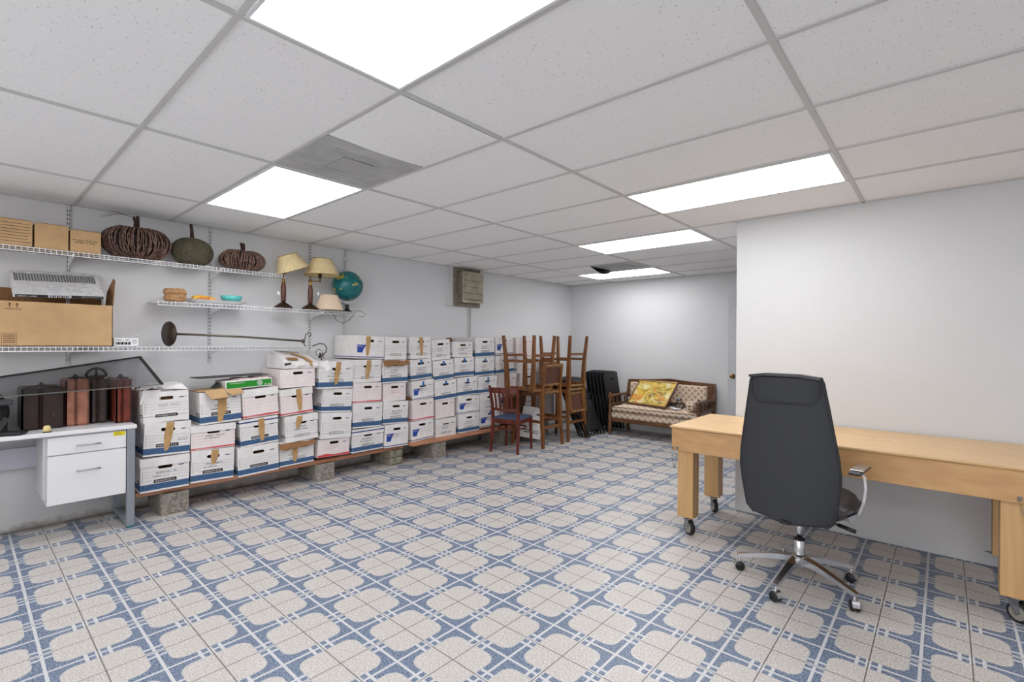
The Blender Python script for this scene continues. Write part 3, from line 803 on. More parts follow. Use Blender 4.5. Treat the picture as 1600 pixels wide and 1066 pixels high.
# ================================================================ DESK
DZ = .745
t = thing('desk', 'white laminate desk with two hanging drawers and grey steel legs at the left wall', 'desk', (-4.675, .285, 0))
cx, cy = -4.675, .285
m = MB(); m.box(WX + .01 - cx, -4.42 - cx, -.6 - cy, .872 - cy, DZ - .028, DZ, 0, .004); m.build('desktop', M_white, t)
m = MB(); m.box(-4.9 - cx, -4.452 - cx, .395 - cy, .812 - cy, .25, DZ - .03); m.build('drawer_case', mat('drawer_case_white', (206, 206, 210), .5), t)
M_bar = mat('brushed_bar', (170, 172, 176), .3, .8)
for z0, z1, hz in ((.588, .706, .641), (.255, .58, .468)):
    m = MB(); m.box(-4.452 - cx, -4.436 - cx, .395 - cy, .812 - cy, z0, z1, 0, .002); d = m.build('drawer', M_white, t)
    m = MB(); m.tube([(-4.415 - cx, .538 - cy, hz), (-4.415 - cx, .668 - cy, hz)], .005, 8); m.box(-4.436 - cx, -4.415 - cx, .545 - cy, .551 - cy, hz - .004, hz + .004); m.box(-4.436 - cx, -4.415 - cx, .655 - cy, .661 - cy, hz - .004, hz + .004)
    m.build('handle', M_bar, d)
    if z0 > .5:
        m = MB(); m.box(-4.436 - cx, -4.4352 - cx, .738 - cy, .804 - cy, .676, .706, 0)
        for q in range(3): m.box(-4.4352 - cx, -4.4347 - cx, .744 - cy, (.79 - .01 * q) - cy, .682 + q * .008, .684 + q * .008, 1)
        m.build('sticker', [mat('yellow_sticker', (232, 214, 30), .5), M_black], d)
M_leg = mat('grey_steel_leg', (140, 146, 154), .4, .3)
m = MB(); m.box(-4.465 - cx, -4.425 - cx, .815 - cy, .862 - cy, .012, DZ - .028, 0, .003); m.box(-4.9 - cx, -4.86 - cx, .815 - cy, .862 - cy, .012, DZ - .028, 0, .003); m.box(-4.86 - cx, -4.465 - cx, .815 - cy, .862 - cy, .012, .05, 0, .003); m.box(-4.86 - cx, -4.465 - cx, .82 - cy, .857 - cy, DZ - .07, DZ - .03)
lg = m.build('leg_frame', M_leg, t)
for xx in (-4.445, -4.88): 
    m = MB(); m.M = Matrix.Translation((xx - cx, .8385 - cy, 0)); m.lathe([(.024, 0), (.024, .008), (.014, .013)], 16); m.build('foot_glide', mat('teal_glide', (34, 110, 116), .5), lg)
m = MB(); m.box(-4.87 - cx, -4.85 - cx, -.6 - cy, .395 - cy, .455, .6, 0, .002); m.build('back_rail', mat('lavender_grey_board', (186, 184, 194), .5), t)
m = MB(); m.box(-4.86 - cx, -4.45 - cx, .375 - cy, .394 - cy, .3, DZ - .03); m.build('side_panel', mat('pale_grey_board', (190, 189, 192), .5), t)

def suitcase(y0, y1, x0, x1, h, col, label, seed, handle=True, strap=None):
    t = thing('suitcase', label, 'suitcase', ((x0 + x1) / 2, (y0 + y1) / 2, DZ + .001), group='old suitcases on the desk')
    hx, hy = (x1 - x0) / 2, (y1 - y0) / 2
    mt = mat('leather_%d' % seed, col, .45, noise=(12, .2), bump=(60, .3)); md = mat('leather_edge_%d' % seed, [v * .6 for v in col], .5, noise=(14, .3))
    sp = hy * .1
    m = MB(); m.box(-hx, hx, -hy, -sp - .002, 0, h, 0, .012); b1 = m.build('base_shell', mt, t)
    m = MB(); m.box(-hx, hx, -sp + .002, hy, 0, h, 0, .012); m2 = m
    m = MB(); m.box(-hx + .006, hx - .006, -sp - .002, -sp + .002, .006, h - .006)
    for q in (0.12, .88): m.box(hx - .004, hx + .002, -hy + .001, -hy + .012, 0.003, h - .003, 0, .002)
    m.box(hx - .004, hx + .002, hy - .012, hy - .001, .003, h - .003, 0, .002)
    m.build('edge_binding', md, t)
    for z in (.1, h * .3, h - .08):
        m.M = Matrix.Translation((hx, -hy * .5, z)) @ Matrix.Rotation(PI / 2, 4, 'Y'); m2.M = m.M; m2.lathe([(.004, 0), (.004, .002), (.001, .004)], 8, 1)
        m.M = Matrix.Translation((hx, hy * .5, z)) @ Matrix.Rotation(PI / 2, 4, 'Y'); m2.M = m.M; m2.lathe([(.004, 0), (.004, .002), (.001, .004)], 8, 1)
    m2.build('lid_shell', [mt, M_brass], t)
    if handle:
        m = MB(); zt = h; m.tube([(hx - .06, 0, zt), (hx - .065, 0, zt + .016), (hx - .08, 0, zt + .024), (hx - .13, 0, zt + .024), (hx - .155, 0, zt + .016), (hx - .16, 0, zt)], .008, 8)
        m.tube([(hx - .05, -hy * .7, zt + .004), (hx - .08, 0, zt + .015), (hx - .05, hy * .7, zt + .004)], .006, 6)
        m.build('handle', mat('black_leather', (34, 26, 24), .5), t)
suitcase(.282, .493, -4.925, -4.62, .285, (44, 25, 18), 'dark brown suitcase, widest of the row, standing left of the tan one', 1)
suitcase(.503, .637, -4.925, -4.65, .332, (168, 112, 90), 'scuffed tan leather suitcase standing on the white desk', 2)
suitcase(.645, .742, -4.925, -4.69, .325, (66, 52, 49), 'grey-brown suitcase between the tan and the red-brown ones', 3)
suitcase(.772, .868, -4.925, -4.575, .325, (112, 42, 26), 'glossy red-brown suitcase at the right end of the desk', 4)
t = thing('carved_ornament', 'dark curved ornament with two openings standing on the grey-brown suitcase', 'ornament', (-4.84, .7, DZ + .331)); m = MB(); n = 22
def mk(u, v):
    a = PI * u; rr = .03 + .045 * v; return (-.01 * math.cos(a * 2) * .2, -.07 * math.cos(a) * (.45 + .55 * v), .075 * math.sin(a) * v * .9 + .004)
m.tube([(0, -.06 * math.cos(PI * k / 12), .008 + .06 * math.sin(PI * k / 12)) for k in range(13)], .009, 8)
m.tube([(0, 0, .006), (0, 0, .062)], .007, 8); m.tube([(0, -.06, .008), (0, 0, .006), (0, .06, .008)], .008, 8)
m.build('ornament_frame', mat('black_leather', (34, 26, 24), .5), t)
# black bag at the left edge
t = thing('black_bag', 'black soft bag with a strap at the left end of the desk', 'bag', (-4.66, .05, DZ + .013)); rd = random.Random(8); m = MB()
def bag(u, v):
    a = 2 * PI * u; z = .24 * v; k = (1 - .25 * v ** 3) * (1 + .05 * math.sin(a * 3 + v * 5)); return (.17 * k * math.copysign(abs(math.cos(a)) ** .6, math.cos(a)), .18 * k * math.copysign(abs(math.sin(a)) ** .6, math.sin(a)), z + .012 * math.sin(a * 5))
m.grid(bag, 36, 10); m.add([bag(k / 36, 1) for k in range(36)], [tuple(range(36))]); m.M = Matrix()
m.build('body', mat('black_nylon', (26, 26, 28), .6, bump=(40, .5)), t)
m = MB(); m.ribbon([(.17, -.1, .2), (.2, -.06, .12), (.205, -.02, .05), (.2, .05, .02), (.185, .12, .03), (.18, .16, .1)], .03, .004, 0, (1, 0, 0)); m.build('strap', mat('black_webbing', (40, 40, 43), .5), t)
m = MB(); m.box(.1, .185, .1, .19, .18, .215, 0, .01); m.build('buckle_pad', mat('grey_webbing', (70, 70, 74), .5), t)
m = MB(); m.M = Matrix.Translation((-4.5, .2, DZ + .001)) @ Matrix.Rotation(R(-24), 4, 'Z'); m.box(-.05, .05, -.09, .1, 0, .022, 0, .008)
tag(m.build('black_pouch', mat('black_nylon', (26, 26, 28), .6)), 'flat black pouch lying at the desk edge in front of the suitcases', 'pouch')
t = thing('drawer_pull', 'small cream domed knob standing on the desk edge', 'knob', (-4.46, .395, DZ)); m = MB(); m.lathe([(.024, 0), (.024, .004), (.02, .005)], 18); m.build('foot', M_bronze, t)
m = MB(); m.lathe([(.019, .005), (.02, .02), (.019, .034), (.013, .044), (.001, .047)], 18); m.build('dome', mat('cream_resin', (222, 202, 140), .4), t)
# smoked glass sheet
t = thing('smoked_glass_sheet', 'large black-edged smoked glass sheet leaning over the suitcases and first file box', 'glass sheet', (-4.66, .5, 1.1))
A = Vector((-4.925, -.5, .985)); Bv = Vector((-4.925, .984, 1.226)); Cv = Vector((-4.41, 1.02, 1.03)); Dv = Vector((-4.41, -.5, .975)); o = Vector((-4.66, .5, 1.1))
q = [v - o for v in (A, Bv, Cv, Dv)]; nn = (q[1] - q[0]).cross(q[3] - q[0]).normalized() * .003
m = MB(); m.grid(lambda u, v: tuple((q[0] * (1 - u) + q[1] * u) * (1 - v) + (q[3] * (1 - u) + q[2] * u) * v), 8, 4); m.build('pane', M_glass, t)
m = MB(); m.ribbon([q[0], q[1]], .016, .01, 0, nn); m.ribbon([q[1], q[2]], .02, .01, 0, nn); m.build('edge_frame', M_dark, t)
m = MB(); m.ribbon([q[3], q[2]], .008, .006, 0, nn); m.build('front_edge', mat('ground_glass_edge', (96, 98, 98), .4), t)

# ================================================================ FILE BOXES ON PLANKS
M_ink = mat('pencil_writing', (120, 120, 124), .8)
FX = -4.5; BD = .405
ROWS = [
    (1, 'blue', 1.07, 0.32, 0.208, 0.262, 0, 'l'),
    (1, 'blue', 1.076, 0.31, 0.474, 0.256, -0.037, 'TW2'),
    (1, 'plain', 1.075, 0.302, 0.733, 0.236, 0.025, 'O W1'),
    (2, 'blue', 1.397, 0.32, 0.211, 0.258, -0.025, 't'),
    (2, 'red', 1.402, 0.328, 0.472, 0.206, 0, 'l'),
    (2, 'blue', 1.456, 0.314, 0.68, 0.265, 0.039, 'F'),
    (3, 'blue', 1.759, 0.343, 0.203, 0.245, 0.034, ''),
    (3, 'blue', 1.768, 0.321, 0.452, 0.242, 0.056, 'lTB'),
    (3, 'red', 1.774, 0.306, 0.697, 0.255, 0.064, 'l'),
    (4, 'blue', 2.097, 0.324, 0.217, 0.216, 0.017, 'TG'),
    (4, 'plain', 2.143, 0.309, 0.436, 0.248, 0.049, 'lt'),
    (4, 'red', 2.096, 0.3, 0.687, 0.247, 0.066, 'lT'),
    (4, 'pink', 2.098, 0.329, 0.936, 0.17, 0.021, ''),
    (5, 'pink', 2.463, 0.336, 0.233, 0.174, -0.033, 'R'),
    (5, 'plain', 2.474, 0.325, 0.41, 0.251, -0.059, ''),
    (5, 'blue', 2.492, 0.318, 0.664, 0.235, -0.07, ''),
    (5, 'blue', 2.47, 0.364, 0.902, 0.273, -0.024, 'lTP'),
    (6, 'blue', 2.841, 0.373, 0.225, 0.243, 0, 'lB'),
    (6, 'blue', 2.828, 0.348, 0.471, 0.257, -0.042, ''),
    (6, 'red', 2.828, 0.336, 0.731, 0.207, -0.022, ''),
    (6, 'plain', 2.829, 0.334, 0.941, 0.244, 0, 'lT'),
    (6, 'logo', 2.849, 0.35, 1.187, 0.239, -0.03, 'T'),
    (7, 'logo', 3.188, 0.308, 0.216, 0.25, -0.025, ''),
    (7, 'blue', 3.174, 0.32, 0.47, 0.245, -0.049, ''),
    (7, 'pink', 3.172, 0.296, 0.718, 0.196, 0, ''),
    (7, 'blue', 3.171, 0.326, 0.917, 0.251, 0, 'G'),
    (7, 'plain', 3.178, 0.296, 1.171, 0.248, 0, ''),
    (8, 'logo', 3.558, 0.329, 0.237, 0.23, 0.048, ''),
    (8, 'red', 3.561, 0.312, 0.471, 0.235, 0.033, 'O'),
    (8, 'logo', 3.563, 0.312, 0.709, 0.225, 0.07, 'lc'),
    (8, 'blue', 3.538, 0.307, 0.937, 0.235, 0.07, 'c'),
    (8, 'plain', 3.517, 0.289, 1.175, 0.249, 0.029, 'T'),
    (9, 'plain', 3.911, 0.323, 0.232, 0.222, 0, 'l'),
    (9, 'pink', 3.901, 0.305, 0.457, 0.219, 0.035, ''),
    (9, 'blue', 3.901, 0.341, 0.678, 0.233, 0.05, 'c'),
    (9, 'blue', 3.872, 0.319, 0.914, 0.238, 0.07, 'c'),
    (9, 'plain', 3.832, 0.294, 1.155, 0.24, 0.07, ''),
    (10, 'blue', 4.282, 0.36, 0.238, 0.233, 0, ''),
    (10, 'logo', 4.277, 0.368, 0.474, 0.218, 0, ''),
    (10, 'blue', 4.261, 0.35, 0.696, 0.24, 0.033, 'lc'),
    (10, 'blue', 4.211, 0.34, 0.939, 0.243, 0.025, 'c'),
    (10, 'plain', 4.171, 0.336, 1.184, 0.19, 0, 'O'),
    (11, 'logo', 4.681, 0.403, 0.253, 0.22, 0, 'c'),
    (11, 'plain', 4.665, 0.381, 0.476, 0.221, 0.025, 'c'),
    (11, 'blue', 4.629, 0.363, 0.701, 0.232, 0.02, 'lc'),
    (11, 'blue', 4.575, 0.349, 0.935, 0.236, 0.032, 'c'),
    (11, 'blue', 4.577, 0.352, 1.174, 0.258, 0.034, ''),
    (12, 'plain', 5.096, 0.376, 0.262, 0.222, 0, ''),
    (12, 'logo', 5.061, 0.386, 0.487, 0.222, 0.019, ''),
    (12, 'pink', 5.015, 0.363, 0.713, 0.233, 0, 'l'),
    (12, 'blue', 4.961, 0.367, 0.949, 0.253, 0.054, 'lc'),
    (12, 'logo', 4.947, 0.351, 1.204, 0.241, 0.039, ''),
    (13, 'blue', 5.502, 0.381, 0.266, 0.204, 0, ''),
    (13, 'plain', 5.492, 0.38, 0.473, 0.226, 0, ''),
    (13, 'pink', 5.461, 0.377, 0.702, 0.225, 0, ''),
    (13, 'plain', 5.414, 0.373, 0.93, 0.256, 0, ''),
    (13, 'pink', 5.369, 0.37, 1.189, 0.25, 0, ''),
    (14, 'pink', 5.897, 0.381, 0.265, 0.441, 0, ''),
    (14, 'plain', 5.877, 0.364, 0.709, 0.235, 0, ''),
    (14, 'plain', 5.834, 0.361, 0.947, 0.219, 0.022, 'l'),
]
ORD = ['', 'first', 'second', 'third', 'fourth', 'fifth', 'sixth', 'seventh', 'eighth', 'ninth', 'tenth', 'eleventh', 'twelfth', 'thirteenth', 'fourteenth']
KN = {'blue': 'white file box with blue base band', 'red': 'file box with pink lines and red base band', 'pink': 'pale file box ruled with pink lines',
      'plain': 'white file box with black oval emblem', 'logo': 'white file box with royal blue corner emblem'}
def front_panel(m, w, h, hole, mi=0):
    """front face at x=0 with a real capsule hand hole"""
    bm = bmesh.new()
    o = [bm.verts.new(p) for p in ((0, -w / 2, 0), (0, w / 2, 0), (0, w / 2, h), (0, -w / 2, h))]
    es = [bm.edges.new((o[i], o[(i + 1) % 4])) for i in range(4)]
    hc, hw, hh = hole; c = []
    for k in range(12):
        a = 2 * PI * k / 12 + PI / 12; y = math.cos(a) * hh; z = math.sin(a) * hh
        c.append(bm.verts.new((0, y + (hw - hh) * (1 if y > 0 else -1), hc + z)))
    es += [bm.edges.new((c[i], c[(i + 1) % 12])) for i in range(12)]
    bmesh.ops.triangle_fill(bm, use_beauty=True, edges=es)
    bm.verts.index_update()
    m.add([tuple(v.co) for v in bm.verts], [[v.index for v in f.verts] for f in bm.faces], mi)
    bm.free()
def rc(m, y0, y1, z0, z1, mi, x=.0008):
    m.add([(x, y0, z0), (x, y1, z0), (x, y1, z1), (x, y0, z1)], [(0, 1, 2, 3)], mi)
def rs(m, w, x0, x1, z0, z1, mi):
    y = -w / 2 - .0008
    m.add([(x0, y, z0), (x1, y, z0), (x1, y, z1), (x0, y, z1)], [(0, 1, 2, 3)], mi)
BM = None
def file_box(yc, w, z0, h, roll, kind, opt, label, lvl, near, fx=FX, depth=BD, rot=None):
    rd = random.Random(int(yc * 1000) + lvl * 77)
    fx = fx + rd.uniform(-.012, .008)
    t = thing('file_box', label, 'file box', (fx - depth / 2, yc, z0 + .001), group='file boxes stacked along the left wall', rot=rot or (roll, 0, rd.uniform(-.02, .02) if near > 1 else 0))
    w -= .006; lid = 'l' in opt
    base = M_bpink if kind in ('pink', 'red') else M_bwhite
    ln = M_lpink if kind in ('pink', 'red') else M_line
    mats = [base, ln, M_bblue, M_black, M_bwhite, M_bred, M_blogo, M_bnavy, M_ink, M_card_d]
    m = MB(); m.M = Matrix.Translation((depth / 2, 0, 0))
    hb = h - (.012 if lid else .002)
    hz = hb * (.72 if lid else .78)
    front_panel(m, w, hb, (hz, min(.047, w * .16), .013))
    d = depth; hw = w / 2
    m.add([(0, -hw, 0), (-d, -hw, 0), (-d, -hw, hb), (0, -hw, hb)], [(0, 1, 2, 3)])
    m.add([(0, hw, 0), (-d, hw, 0), (-d, hw, hb), (0, hw, hb)], [(0, 1, 2, 3)])
    m.add([(-d, -hw, 0), (-d, hw, 0), (-d, hw, hb), (-d, -hw, hb)], [(0, 1, 2, 3)])
    m.add([(0, -hw, 0), (0, hw, 0), (-d, hw, 0), (-d, -hw, 0)], [(0, 1, 2, 3)])
    # what shows through the hand hole and the open top: brown board with files inside
    m.add([(-.1, -hw + .004, .01), (-.1, hw - .004, .01), (-.1, hw - .004, hb - .02), (-.1, -hw + .004, hb - .02)], [(0, 1, 2, 3)], 9)
    if 'O' not in opt and not lid: m.add([(0, -hw, hb), (0, hw, hb), (-d, hw, hb), (-d, -hw, hb)], [(0, 1, 2, 3)])
    top = hb * (.62 if kind == 'logo' else .64)
    n = 4
    if kind == 'blue':
        rc(m, -hw, hw, hb * .055, hb * .235, 2); rs(m, w, -d, 0, hb * .055, hb * .235, 2); lo = .30
    elif kind == 'red':
        rc(m, -hw, hw, hb * .03, hb * .09, 5); rs(m, w, -d, 0, hb * .03, hb * .09, 5); lo = .16
        text(m, 'BANKERS BOX', (.0012, -hw * .8, hb * .042), (0, hw * .75, 0), (0, 0, hb * .032), 4)
    elif kind == 'pink': lo = .12
    elif kind == 'plain':
        lo = .30
        rc(m, -hw, -hw * .4, hb * .2, hb * .215, 1); rc(m, hw * .42, hw, hb * .2, hb * .215, 1)
    else:
        lo = .3
        rc(m, -hw, hw, hb * .05, hb * .085, 7); rs(m, w, -d, 0, hb * .05, hb * .085, 7)
        pl = [(-.86, .26), (-.5, .26), (-.46, .38), (-.36, .5), (-.22, .6), (-.86, .6)]
        m.add([(.001, a * hw, b * hb) for a, b in pl], [tuple(range(6))], 6)
        text(m, 'BOX', (.0016, -hw * .78, hb * .5), (0, hw * .3, 0), (0, 0, hb * .06), 4)
    for q in range(n):
        z = hb * (lo + (top / hb - lo) * (q + .5) / n * 1.02)
        rc(m, (-hw * .2 if kind == 'logo' else -hw * .9), hw * .97, z, z + .0016, 1)
    rc(m, -hw * .93, -hw * .92 + .0014, hb * lo, top, 1)
    if kind in ('pink', 'red'):
        rc(m, hw * .93, hw * .94, hb * .1, hb * .95, 1); rc(m, -hw * .5, -hw * .49, top, hb * .96, 1); rc(m, hw * .5, hw * .51, top, hb * .96, 1)
        for q in range(5): rs(m, w, -d * .95, -.02, hb * (.2 + q * .13), hb * (.2 + q * .13) + .0018, 1)
    if kind in ('blue', 'plain'):
        zz = hb * (.255 if kind == 'blue' else .165); hh = hb * .1
        a = min(.075, hw * .5)
        m.add([(.0012, -a, zz), (.0012, a, zz + .0), (.0012, a * .96, zz + hh), (.0012, -a * .96, zz + hh)], [(0, 1, 2, 3)], 3)
        if near < 3: rc(m, -a * .93, a * .93, zz + hh * .16, zz + hh * .84, 4, .0016)
        text(m, 'BANKERS BOX', (.0022, -a * .84, zz + hh * .28), (0, a * 1.66, 0), (0, 0, hh * .44), 4 if near == 3 else 3)
        m.add([(-.1, -hw - .0012, zz), (-.015, -hw - .0012, zz), (-.015, -hw - .0012, zz + hh), (-.1, -hw - .0012, zz + hh)], [(0, 1, 2, 3)], 3)
        m.add([(-.09, -hw - .0016, zz + hh * .3), (-.025, -hw - .0016, zz + hh * .3), (-.025, -hw - .0016, zz + hh * .7), (-.09, -hw - .0016, zz + hh * .7)], [(0, 1, 2, 3)], 4)
    rc(m, hw * .56, hw * .78, hz - .004, hz + .003, 7 if kind != 'plain' else 3); rc(m, hw * .82, hw * .93, hz - .001, hz + .002, 1)
    if 'W1' in opt: text(m, 'JULY  2021', (.0014, -hw * .35, hb * .5), (0, hw * .9, 0), (0, 0, .02), 8)
    elif 'W2' in opt: text(m, '2021', (.0014, hw * .45, hb * .42), (0, hw * .4, 0), (0, 0, .017), 8)
    elif rd.random() < .6:
        for q in range(2): scrib(m, (.0012, -hw * .5 + .02 * q, hb * (.44 + .1 * q)), hw * rd.uniform(.5, .9), .011, 8 if kind != 'pink' else 1, int(yc * 99) + q)
    m.build('body', mats, t)
    if 'O' in opt:
        f = MB(); f.M = Matrix.Translation((depth / 2, 0, hb))
        if 'W1' in opt:
            f.prism([(-.04, -hw, .0), (-.34, -hw, 0), (-.30, -hw * .2, .055), (-.06, -hw * .3, .05)], (0, 0, .003)); f.prism([(-.03, -hw * .1, .02), (-.3, -hw * .1, .045), (-.28, hw * .9, .05), (-.03, hw * .75, .05), (-.01, hw, .002)], (0, 0, .003))
            f.prism([(.004, -hw, 0), (.004, -hw + .012, 0), (.012, -hw - .012, -.085), (.012, -hw - .022, -.08)], (.002, 0, 0))
            f.build('torn_flaps', M_bwhite, t)
            f = MB(); f.M = Matrix.Translation((depth / 2, 0, hb))
            for q in range(7): f.box(-.05 - q * .045, -.03 - q * .045, -hw + .006, -hw * .2, -.08, .012 + .006 * (q % 3), q % 2)
            f.build('papers', [M_bwhite, mat('dark_bound_papers', (92, 78, 68), .8)], t)
        else:
            f.prism([(-.0, -hw, 0), (-.12, -hw, 0), (-.1, -hw - .03, .045), (-.02, -hw - .012, .05)], (0, .003, 0), 0)
            f.box(-d + .01, -.05, -hw + .01, hw - .01, -.01, -.006, 1)
            f.build('raised_flap', [M_card_d, M_bwhite], t)
    if lid:
        L = MB(); lh = min(.058, h * .24); e = .006
        L.M = Matrix.Translation((depth / 2, 0, hb - lh))
        L.box(-d - e, e, -hw - e, hw + e, lh, lh + .004, 0, .001)
        L.box(e - .003, e, -hw - e, hw + e, 0, lh); L.box(-d - e, -d - e + .003, -hw - e, hw + e, 0, lh)
        L.box(-d - e, e, -hw - e, -hw - e + .003, 0, lh); L.box(-d - e, e, hw + e - .003, hw + e, 0, lh)
        if 'B' in opt: L.box(e, e + .0006, -hw - e, hw + e, lh * .55, lh * .75, 1); L.box(-d, e, -hw - e - .0006, -hw - e, lh * .55, lh * .75, 1)
        L.build('lid', [M_bwhite, M_bnavy], t)
    x = depth / 2 + (.0078 if lid else .002)
    if 'T' in opt or 't' in opt:
        tp = MB(); c = rd.uniform(-.03, .02); a = .026; sl = rd.uniform(-.02, .03); zb = hb * (.12 if 'T' in opt else .5)
        if 'e' in opt: c = 0
        tp.prism([(x, c - a, hb - .004), (x, c + a, hb - .004), (x, c + a - sl * .5, (zb + hb) / 2), (x, c + a * .6 - sl, zb + .01), (x, c - a * .4 - sl, zb), (x, c - a - sl * .6, (zb + hb) / 2)], (.0012, 0, 0))
        tp.build('packing_tape', M_tape, t)
    if 'c' in opt:
        tp = MB(); tp.box(x, x + .0014, -.012, .016, hz - .006, hb - .01, 0); tp.build('blue_tape', M_clip, t)
        tp = MB(); tp.box(x, x + .0016, -.026, .028, hz - .012, hz - .003); tp.build('handle_clip', M_dark, t)
    if 'G' in opt:
        f = MB(); zt = hb; f.M = Matrix.Translation((depth / 2, 0, zt)); pts = [(0, -hw - .012, -.002), (0, hw * .1, .0), (0, hw * .6, -.012), (0, hw + .0, .002), (.02, hw + .012, -.04), (.028, hw * .4, -hb * .27), (.03, -hw * .3, -hb * .22), (.03, -hw * .7, -hb * .3), (.03, -hw - .01, -hb * .24)]
        f.prism([(p[0] + .004, p[1], p[2]) for p in pts], (.003, 0, 0)); f.build('brown_flap', M_card_d, t)
    if 'F' in opt:
        f = MB(); f.M = Matrix.Translation((depth / 2, 0, hb)); 
        f.prism([(-.3, -hw - .0, .002), (-.3, hw, .004), (.0, hw * .2, .012), (.0, -hw, .006)], (0, 0, .003))
        f.prism([(.0, -hw * .75, .008), (.0, hw * .2, .01), (.05, hw * .32, -.055), (.055, -hw * .5, -.06)], (.004, 0, .002)); f.prism([(.006, -hw * .8, .012), (.006, hw * .15, .014), (.056, hw * .3, -.05), (.06, -hw * .55, -.055)], (.004, 0, .002))
        f.prism([(.0, hw * .2, .008), (.0, hw, .008), (.03, hw * 1.12, -.03), (.035, hw * .55, -.045), (.03, hw * .3, -.02)], (.004, 0, .002))
        f.build('brown_flaps', M_card, t)
        f = MB(); f.M = Matrix.Translation((depth / 2, 0, 0)); f.prism([(.003, -.02, hb * .8), (.003, .045, hb * .8), (.003, .04, hb * .35), (.003, .015, hb * .2), (.003, .01, hb * .05), (.003, -.03, hb * .03)], (.0014, 0, 0)); f.build('packing_tape', M_tape, t)
    if 'P' in opt:
        f = MB(); f.M = Matrix.Translation((x, -hw + .045, hb - .03)) @ Matrix.Rotation(R(28), 4, 'X'); f.box(0, .001, -.02, .045, -.07, .03); f.build('paper_note', mat('paper_tag', (236, 236, 236), .7), t)
    if 'R' in opt:
        f = MB(); f.M = Matrix.Translation((depth / 2, 0, 0)); f.prism([(.004, -hw, .003), (.004, hw, .006), (.004, hw * .98, .026), (.004, 0, .018), (.004, -hw * .5, .03), (.004, -hw, .02)], (.0014, 0, 0)); f.build('red_tape', M_bred, t)
    return t
cnt = {}; tot = {}
for r in ROWS: tot[r[0]] = tot.get(r[0], 0) + 1
LV = {0: 'bottom', 1: 'second up', 2: 'third up', 3: 'fourth up'}
for col, kind, yc, w, z0, h, roll, opt in ROWS:
    lv = cnt.get(col, 0); cnt[col] = lv + 1
    name = 'top' if lv == tot[col] - 1 else LV[lv]
    ex = ''
    if 'W1' in opt: ex = ', marked JULY'
    file_box(yc, w, z0, h, roll, kind, opt, '%s%s, %s, %s stack from the desk' % (KN[kind], ex, name, ORD[col]), lv, 3 if col < 4 else 2 if col < 8 else 1)

# tilted box under the stools
file_box(5.2, .26, .06, .42, 0, 'plain', '', 'white file box tipped on its corner behind the stacked stools', 9, 1, fx=-4.17, depth=.18, rot=(R(-14), 0, 0))

# planks and blocks
def plank(y0, y1, z0, z1, x1, label):
    m = MB(); c = ((WX + x1) / 2, (y0 + y1) / 2, z0); m.M = Matrix.Identity(4)
    hx = (x1 - WX) / 2 - .004; hy = (y1 - y0) / 2
    m.box(-hx, hx, -hy, hy, 0, z1 - z0, 0, .003); o = m.build('plank', M_plank); o.location = c
    tag(o, label, 'plank', 'planks carrying the file boxes')
plank(.9, 3.34, .165, .2, -4.57, 'narrow reddish plank under the file boxes nearest the desk')
plank(3.36, 6.15, .197, .232, -4.43, 'wider reddish plank under the far file boxes, sticking out in front')
def block(y0, y1, z0, z1, x1, label, seed, worn=False):
    m = MB(); d = .39; w = (y1 - y0) / 2; h = z1 - z0
    m.box(-d / 2, -d / 2 + .03, -w, w, 0, h, 0, .004); m.box(d / 2 - .03, d / 2, -w, w, 0, h, 0, .005 if not worn else .014)
    m.box(-.016, .016, -w + .02, w - .02, 0, h); m.box(-d / 2 + .03, d / 2 - .03, -w, -w + .028, 0, h, 0, .003); m.box(-d / 2 + .03, d / 2 - .03, w - .028, w, 0, h, 0, .003)
    o = m.build('cinder_block', M_conc if not worn else mat('mossy_worn_block', (150, 146, 128), .95, noise=(20, .25), bump=(50, 1.0)))
    o.location = (x1 - d / 2, (y0 + y1) / 2, z0)
    tag(o, label, 'cinder block', 'cinder blocks under the planks')
block(1.045, 1.235, 0, .164, -4.535, 'grey cinder block nearest the desk, under the first file box stack', 1)
block(2.3, 2.49, 0, .164, -4.54, 'grey cinder block under the fifth file box stack', 2)
block(3.15, 3.32, 0, .079, -4.55, 'worn mossy block, lower of the pair between the planks', 3, True)
block(3.15, 3.32, .081, .163, -4.55, 'worn mossy block, upper of the pair between the planks', 4, True)
block(3.68, 3.88, 0, .195, -4.47, 'grey cinder block near the start of the wider plank', 5)
block(4.86, 5.06, 0, .195, -4.47, 'grey cinder block behind the red wooden chair legs', 6)
block(5.75, 5.95, 0, .195, -4.5, 'grey cinder block at the far end behind the stools', 7)

# green box and dark folder on the third stack
t = thing('green_box', 'flat white box with a bright green end on top of the third file box stack', 'box', (-4.66, 1.685, .956), rot=(R(2.8), 0, 0)); m = MB()
m.box(-.13, .13, -.19, .19, 0, .07, 0, .002); m.box(.13, .1308, -.183, .183, .008, .062, 1)
n = 20
for r0, r1 in ((.022, .018), (.013, .009), (.005, .0)):
    vs = []
    for k in range(n): a = 2 * PI * k / n; vs += [(.1316, .085 + r0 * math.cos(a), .036 + r0 * math.sin(a)), (.1316, .085 + r1 * math.cos(a), .036 + r1 * math.sin(a))]
    m.add(vs, [(2 * k, 2 * ((k + 1) % n), 2 * ((k + 1) % n) + 1, 2 * k + 1) for k in range(n)], 0)
scrib(m, (.1316, -.16, .046), .12, .006, 0, 4); scrib(m, (.1316, .125, .014), .05, .01, 0, 5)
m.build('body', [M_bwhite, mat('green_print', (26, 132, 32), .5)], t)
m = MB(); rd = random.Random(2)
for q in range(6): m.box(-.1 + rd.uniform(-.01, .01), .12, -.13 + q * .05, -.09 + q * .05 + rd.uniform(0, .01), .07, .074 + rd.uniform(0, .012))
m.build('papers', mat('pinkish_papers', (214, 196, 192), .8), t)
